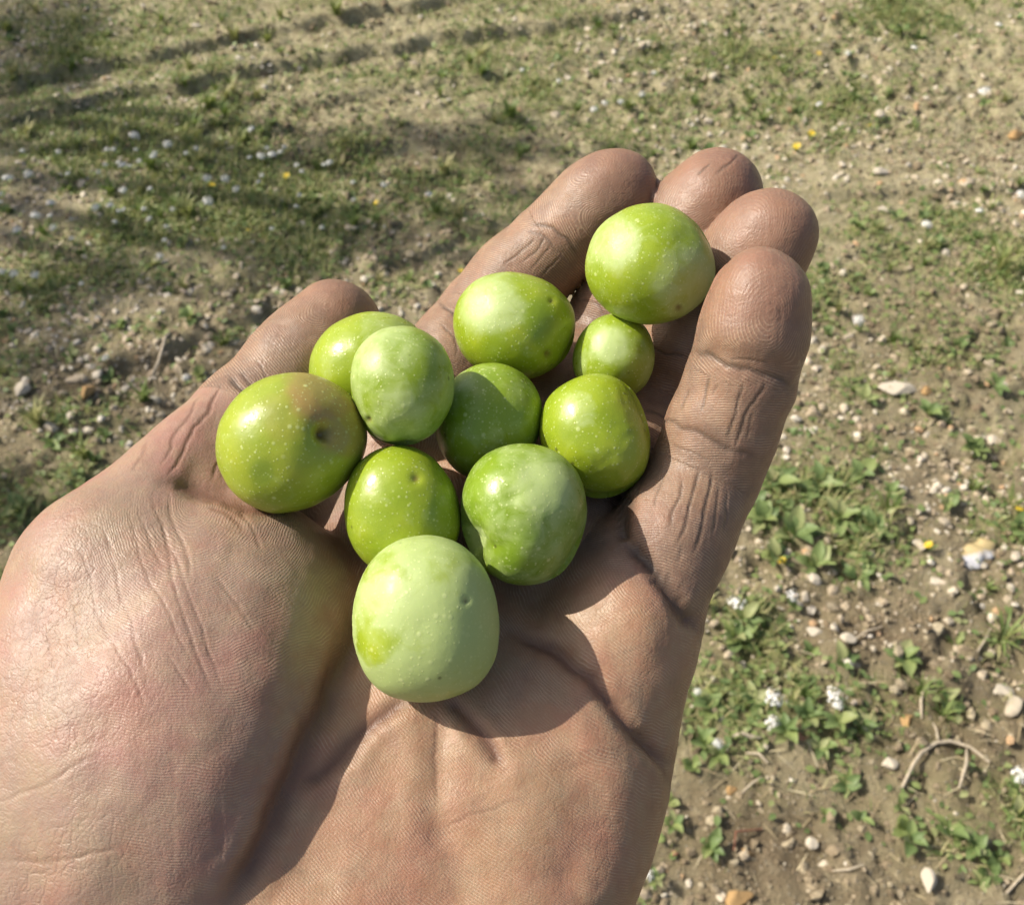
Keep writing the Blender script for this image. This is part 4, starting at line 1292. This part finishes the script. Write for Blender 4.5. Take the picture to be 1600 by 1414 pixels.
# white flowers
white_plant([(1210, 1092, 16), (1208, 1130, 12)], 'weed with two white flower heads one above the other', leaves=9, foot=(1225, 1145), lpx=30)
white_plant([(1305, 1088, 15), (1309, 1103, 8)], 'weed with a white flower head right of the pair', leaves=8, foot=(1310, 1130), lpx=30)
white_plant([(1151, 945, 15)], 'white flower head close to the edge of the hand beside the leafy weeds', leaves=7, foot=(1158, 975), lpx=30)
white_plant([(1238, 932, 11)], 'small white flower head below the leafy weeds', leaves=4, lpx=18)
white_plant([(1122, 1162, 8)], 'single small white flower on a broad green leaf by the hand', leaves=5, lpx=34)
white_plant([(1594, 1212, 14)], 'white flower head cut by the right edge', leaves=5)
white_plant([(1013, 1368, 10)], 'white flower at the edge of the wrist near the bottom', leaves=5, foot=(1024, 1375))
white_plant([(1342, 500, 9)], 'small white flower in sun right of the little finger tip', leaves=4, lpx=14)
white_plant([(1448, 352, 8)], 'white flower above the pale green seedling on the right', leaves=4, lpx=14)
white_plant([(1538, 144, 9)], 'white flower near the upper right corner', leaves=3, lpx=12)
white_plant([(1090, 1080, 6)], 'tiny white flower touching the outline of the hand', leaves=5, lpx=22)
gW = 'small white flowers in the shaded grass'
for (u, v, px) in [(210, 213, 7), (262, 226, 6), (192, 260, 6), (240, 245, 5), (12, 280, 7), (45, 272, 6), (80, 318, 6), (56, 337, 6), (27, 360, 6), (83, 356, 5),
                   (150, 325, 6), (172, 322, 5), (323, 279, 6), (352, 280, 6), (393, 203, 5), (408, 245, 6), (425, 243, 6), (325, 315, 7), (369, 296, 5), (55, 430, 6),
                   (22, 428, 6), (3, 425, 5), (192, 298, 5), (600, 290, 5), (670, 305, 5), (350, 585, 6), (290, 590, 5), (250, 400, 5), (515, 255, 5), (165, 560, 5)]+[(random.gauss(230, 170) % 560, 225+abs(random.gauss(0, 90)), 3.5) for _ in range(45)]:
    white_plant([(u, v, px*1.15)], 'tiny white flower scattered in the shaded grass at the upper left', gW, leaves=3, lpx=10, foot=(u+2, v+10))
gW2 = 'small white flowers in the sunny grass'
for (u, v, px) in [(928, 172, 6), (945, 162, 5), (970, 160, 5), (1003, 148, 5), (873, 127, 4), (816, 110, 4), (1022, 115, 4), (1325, 84, 5), (1428, 76, 5), (1280, 164, 5), (1595, 305, 8), (1560, 40, 5), (1530, 330, 6)]:
    white_plant([(u, v, px)], 'tiny white flower in the sunlit grass beyond the fingers', gW2, leaves=3, lpx=9, foot=(u+2, v+9))
# yellow flowers
yellow(1451, 852, 7, 'yellow flower left of the curled white flake')
yellow(1222, 876, 6, 'yellow flower among broad leaves near the hand')
yellow(1245, 229, 6, 'lower yellow flower of the two beyond the ring finger')
yellow(1267, 209, 6, 'upper yellow flower of the two beyond the ring finger')
yellow(1358, 197, 4, 'small orange yellow flower right of the pair beyond the fingers')
yellow(1279, 84, 4, 'yellow flower near the top right')
yellow(1210, 91, 4, 'faint yellow flower left of the one near the top right')
yellow(448, 275, 5, 'yellow flower in the shaded grass, right of the orange one')
yellow(331, 290, 5, 'orange yellow flower in the middle of the shaded grass')
yellow(588, 317, 4, 'small yellow flower right of the shaded grass')
yellow(720, 424, 5, 'orange flower just beside the index finger')
yellow(387, 360, 4, 'dull orange flower low in the shaded grass')
yellow(1592, 796, 6, 'salmon flower bud at the right edge')

# leafy weeds that can be told apart, near the camera
SPEC = [(1208, 758, 46, 6, 'broad leaved weed next to the little finger base'), (1280, 762, 44, 6, 'weed with a wide pale leaf above the leafy patch'),
 (1345, 745, 36, 7, 'bright weed at the top of the leafy patch'), (1240, 830, 48, 8, 'dense rosette in the middle of the leafy patch'),
 (1310, 810, 44, 8, 'weed with rounded leaves right of the dense rosette'), (1365, 825, 34, 9, 'spiky weed at the right end of the leafy patch'),
 (1195, 815, 40, 7, 'weed partly hidden by the hand in the leafy patch'), (1210, 872, 40, 7, 'grey green weed around the yellow flower near the hand'),
 (1270, 890, 42, 8, 'weed with arched leaves low in the leafy patch'), (1340, 905, 36, 9, 'starry rosette below the leafy patch'),
 (1175, 790, 30, 6, 'small weed touching the outline of the hand'), (1150, 1000, 40, 8, 'dark leafy weed beside the palm edge'),
 (1110, 1105, 42, 8, 'weed with a bright heart shaped leaf beside the palm'), (1100, 1160, 36, 6, 'broad leaf weed below the heart shaped leaf'),
 (1180, 1100, 36, 6, 'weed between the palm edge and the white flowers'), (1260, 1120, 36, 9, 'leafy weed under the white flower heads'),
 (1340, 1135, 38, 8, 'weed with pointed leaves right of the white flowers'), (1280, 1170, 30, 6, 'round leaved seedling below the white flowers'),
 (1265, 1025, 24, 5, 'single rounded leaf sprout above the white flowers'), (1315, 1035, 34, 6, 'yellowish upright weed above the white flowers'),
 (1410, 1030, 36, 7, 'pale weed in bare soil right of the yellowish one'), (1322, 1230, 32, 6, 'folded light green sprout in bare soil'),
 (1345, 1280, 26, 3, 'small oval leaf seedling in bare soil'), (1288, 1275, 22, 3, 'tiny yellowish seedling left of the oval leaf'),
 (1405, 1262, 26, 4, 'upright seedling right of the folded sprout'), (1420, 1315, 34, 6, 'bright weed below the upright seedling'),
 (1485, 1300, 44, 6, 'weed with one large shiny pale leaf near the lower right'), (1525, 1320, 34, 9, 'feathery dark weed near the lower right'),
 (1108, 1325, 34, 7, 'bright weed by the wrist at the bottom'), (1052, 1290, 26, 5, 'small weed peeping out beside the wrist'),
 (1590, 1280, 34, 6, 'weed cut by the right edge near the bottom'), (1400, 345, 20, 7, 'pale green seedling right of the ring finger'),
 (1460, 385, 24, 8, 'light green rosette in sun on the right'), (1340, 358, 22, 6, 'lobed seedling close to the ring finger tip'),
 (1350, 628, 26, 6, 'weed by the chalky slab of stone'), (1450, 650, 30, 8, 'bushy weed right of the little finger'),
 (1520, 700, 30, 7, 'weed with twin leaves at the right side'), (1480, 790, 28, 8, 'weed above the curled white flake'),
 (1590, 830, 34, 8, 'dark weed at the right edge beside the flake'), (1405, 52, 26, 9, 'dark bluish green clump near the top right'),
 (30, 795, 34, 8, 'weed at the left edge behind the thumb base'), (80, 690, 26, 6, 'blue green seedling left of the thumb knuckle'),
 (110, 560, 26, 7, 'bright weed in the shade above the thumb knuckle'), (172, 588, 22, 4, 'upright seedling by the ochre stone in shade'),
 (300, 500, 24, 7, 'weed in shade up left of the thumb tip'), (1225, 985, 22, 5, 'little weed between palm and cream pebbles'),
 (1480, 1095, 28, 8, 'low weed in bare soil at the right'), (1550, 610, 26, 7, 'weed behind the broad chalky slab on the right'),
 (1390, 770, 26, 6, 'thin leaved weed up right of the leafy patch'), (1560, 1340, 22, 6, 'small weed in the lower right corner'),
 (1530, 1380, 24, 6, 'yellowing seedling at the bottom right')]
for u, v, px, n, lab in SPEC: weed(u, v, px*0.85, n, lab)
tuft(1560, 425, 55, 26, 'large grass tuft in sun at the right edge')
tuft(1565, 1000, 60, 22, 'dark grass tuft at the right edge below the flake')
tuft(1580, 790, 45, 16, 'grass tuft at the right edge above the flake')
tuft(1385, 800, 50, 14, 'thin grass blades at the right of the leafy patch')
tuft(1545, 330, 36, 14, 'grass tuft growing on the soil ledge at the right')
tuft(1520, 20, 30, 14, 'grass tuft in the top right corner')

# the many smaller ones
def far_mesh(seed, n, kind):
    r = np.random.default_rng(seed); Vs = []; Fs = []; k = 0
    for i in range(n):
        a = r.uniform(0, 6.28); ti = r.uniform(0.1, 1.0); L = r.uniform(.55, 1.1)
        B, F_ = (LV, LF) if kind == 'weed' else (BV*np.array([1.3, 1, 1]), BFt)
        V = B*L; c, s = math.cos(ti), math.sin(ti)
        if kind == 'weed': V = V@np.array([[1, 0, 0], [0, c, -s], [0, s, c]]).T
        c, s = math.cos(a), math.sin(a)
        V = V@np.array([[c, -s, 0], [s, c, 0], [0, 0, 1]]).T+np.array([r.uniform(-.15, .15), r.uniform(-.15, .15), 0.02*i/n])
        Vs.append(V); Fs.append(F_+k); k += len(B)
    return mesh_np(kind, np.concatenate(Vs), np.concatenate(Fs), M_LEAF if kind == 'weed' else M_GRASS, True)
FARW = [far_mesh(400+i, 9+i, 'weed') for i in range(6)]; FARG = [far_mesh(420+i, 18+2*i, 'grass_tuft') for i in range(4)]
P = scatter(700, lambda x, y: np.clip(greenness(x, y)*0.9+0.05, 0, 1))
uu, vv = pxof(P[:, 0], P[:, 1])
P = P[(uu > -40) & (uu < 1640) & (vv > -30) & (vv < 1440)][:430]
for i, p in enumerate(P):
    shade = p[0] < 0.05
    big = random.uniform(.010, .022)
    if i % 5 < 3:
        o = link('weed', FARW[i % 6], None, p); o.scale = (big,)*3
        if shade: tag(o, 'small leafy weed in the shaded green patch at the left', 'weed', 'small weeds left')
        else: tag(o, 'small leafy weed on the sunny soil right of the hand or beyond it', 'weed', 'small weeds right')
    else:
        o = link('grass_tuft', FARG[i % 4], None, p); o.scale = (big*(2.2 if shade else 1.5),)*3
        if shade: tag(o, 'short grass tuft in the shaded green patch at the left', 'grass tuft', 'grass tufts left')
        else: tag(o, 'short grass tuft on the sunny soil right of the hand or beyond it', 'grass tuft', 'grass tufts right')
    o.rotation_euler = (0, 0, random.uniform(0, 6.28))
P = scatter(620, d_stone)
uu, vv = pxof(P[:, 0], P[:, 1])
P = P[(uu > -20) & (uu < 1620) & (vv > -10) & (vv < 1430)][:300]
for i, p in enumerate(P):
    a = random.uniform(.0045, .0105)*(0.85+0.25*p[1])
    o = bpy.data.objects.new('stone', random.choice(ST_P if i % 6 else ST_W)); C.objects.link(o)
    o.location = (p[0], p[1], p[2]+a*0.15); o.scale = (a*1.1, a*random.uniform(.65, .95), a*random.uniform(.5, .75))
    o.rotation_euler = (random.uniform(-.3, .3), random.uniform(-.3, .3), random.uniform(0, 6.28))
    if p[0] < 0.05: tag(o, 'small pale stone lying loose on the soil left of the fingers', 'stone', 'loose stones left')
    else: tag(o, 'small pale stone lying loose on the sunny soil right of the hand', 'stone', 'loose stones right')
# ================================================================== the tree that casts the shade
def tree(name, label, shade_px, t, spread, nleaf, seed, trunk_off, big=1.0):
    """olive tree standing left of the picture; its crown lies where the sunlight that misses the shaded ground passes"""
    r = np.random.default_rng(seed)
    sw = np.array(sun_w)
    Vs, cs = [], []
    for (u, v, a, w) in shade_px:
        c = G(u, v)+sw*t*r.uniform(.9, 1.1)
        cs.append((c, a, w))
    allc = np.array([c for c, a, w in cs]).mean(0)
    foot = np.array([allc[0]+trunk_off[0], allc[1]+trunk_off[1], 0.0]); foot[2] = float(hgt(foot[:1], foot[1:2])[0])
    e = empty(name, foot, label, 'tree')
    M_BARK = plain('bark', (0.17, 0.14, 0.11), 0.9, 0.5, 30)
    h = allc[2]
    fork = np.array([0.05, 0.0, h*0.45])
    tube('trunk', [(0, 0, -.1), (0.03, 0.04, h*0.2), fork*np.array([1, 1, .8]), fork], [.14*big, .105*big, .09*big, .08*big], M_BARK, e, 12)
    for c, a, w in cs:
        end = c-foot; mid = (fork+end)/2+np.array([r.uniform(-.1, .1), r.uniform(-.1, .1), 0.12])
        tube('limb', [fork, mid, end], [.045*big, .026*big, .009], M_BARK, e, 8)
    pos = []; n_each = [int(nleaf*w/sum(x[2] for x in cs)) for x in cs]
    for (c, a, w), n in zip(cs, n_each):
        nb = max(4, int(n/60))
        bc = r.normal(size=(nb, 3))*a*0.55
        k = r.integers(0, nb, n)
        pos.append(c-foot+bc[k]+r.normal(size=(n, 3))*a*0.16)
    pos = np.concatenate(pos); n = len(pos)
    global rng
    rng, keep = r, rng
    R_ = rot_random(n); L = r.uniform(.035, .06, n)
    W = np.einsum('nij,nkj->nki', R_, (LV*np.array([.45, 1, 1]))[None]*L[:, None, None])+pos[:, None]
    rng = keep
    F_ = (LF[None]+(np.arange(n)*len(LV))[:, None, None]).reshape(-1, 3)
    me = mesh_np('crown', W.reshape(-1, 3), F_, leaf_material('tree_leaf', [(0, (.05, .075, .03)), (1, (.09, .12, .06))], 0.2), True, {'tint': ('FLOAT', np.repeat(r.random(n), len(LV)))})
    o = link('crown', me, e)
tree('olive_tree', 'olive tree standing left of the picture and shading the grass', [
   (60, 400, .22, 1.2), (230, 360, .24, 1.6), (400, 330, .22, 1.5), (560, 330, .20, 1.2), (700, 290, .16, .9), (820, 240, .12, .5), (640, 240, .12, .4),
   (150, 500, .20, 1.3), (330, 480, .20, 1.2), (500, 430, .15, .8), (30, 600, .16, .8), (-60, 480, .2, 1.0), (-100, 330, .2, .8), (760, 370, .10, .4), (-20, 860, .10, 1.1), (0, 800, .07, .5)],
   3.3, .3, 4300, 5, (-0.35, 0.35))
tree('olive_tree', 'second olive tree farther off, shading the top left corner', [
   (30, 60, .16, 1.0), (-120, 80, .25, 1.0), (-250, 20, .3, 1.2), (80, 120, .10, .4), (-150, 180, .2, .8)], 4.2, .3, 3500, 6, (-0.5, 0.6))
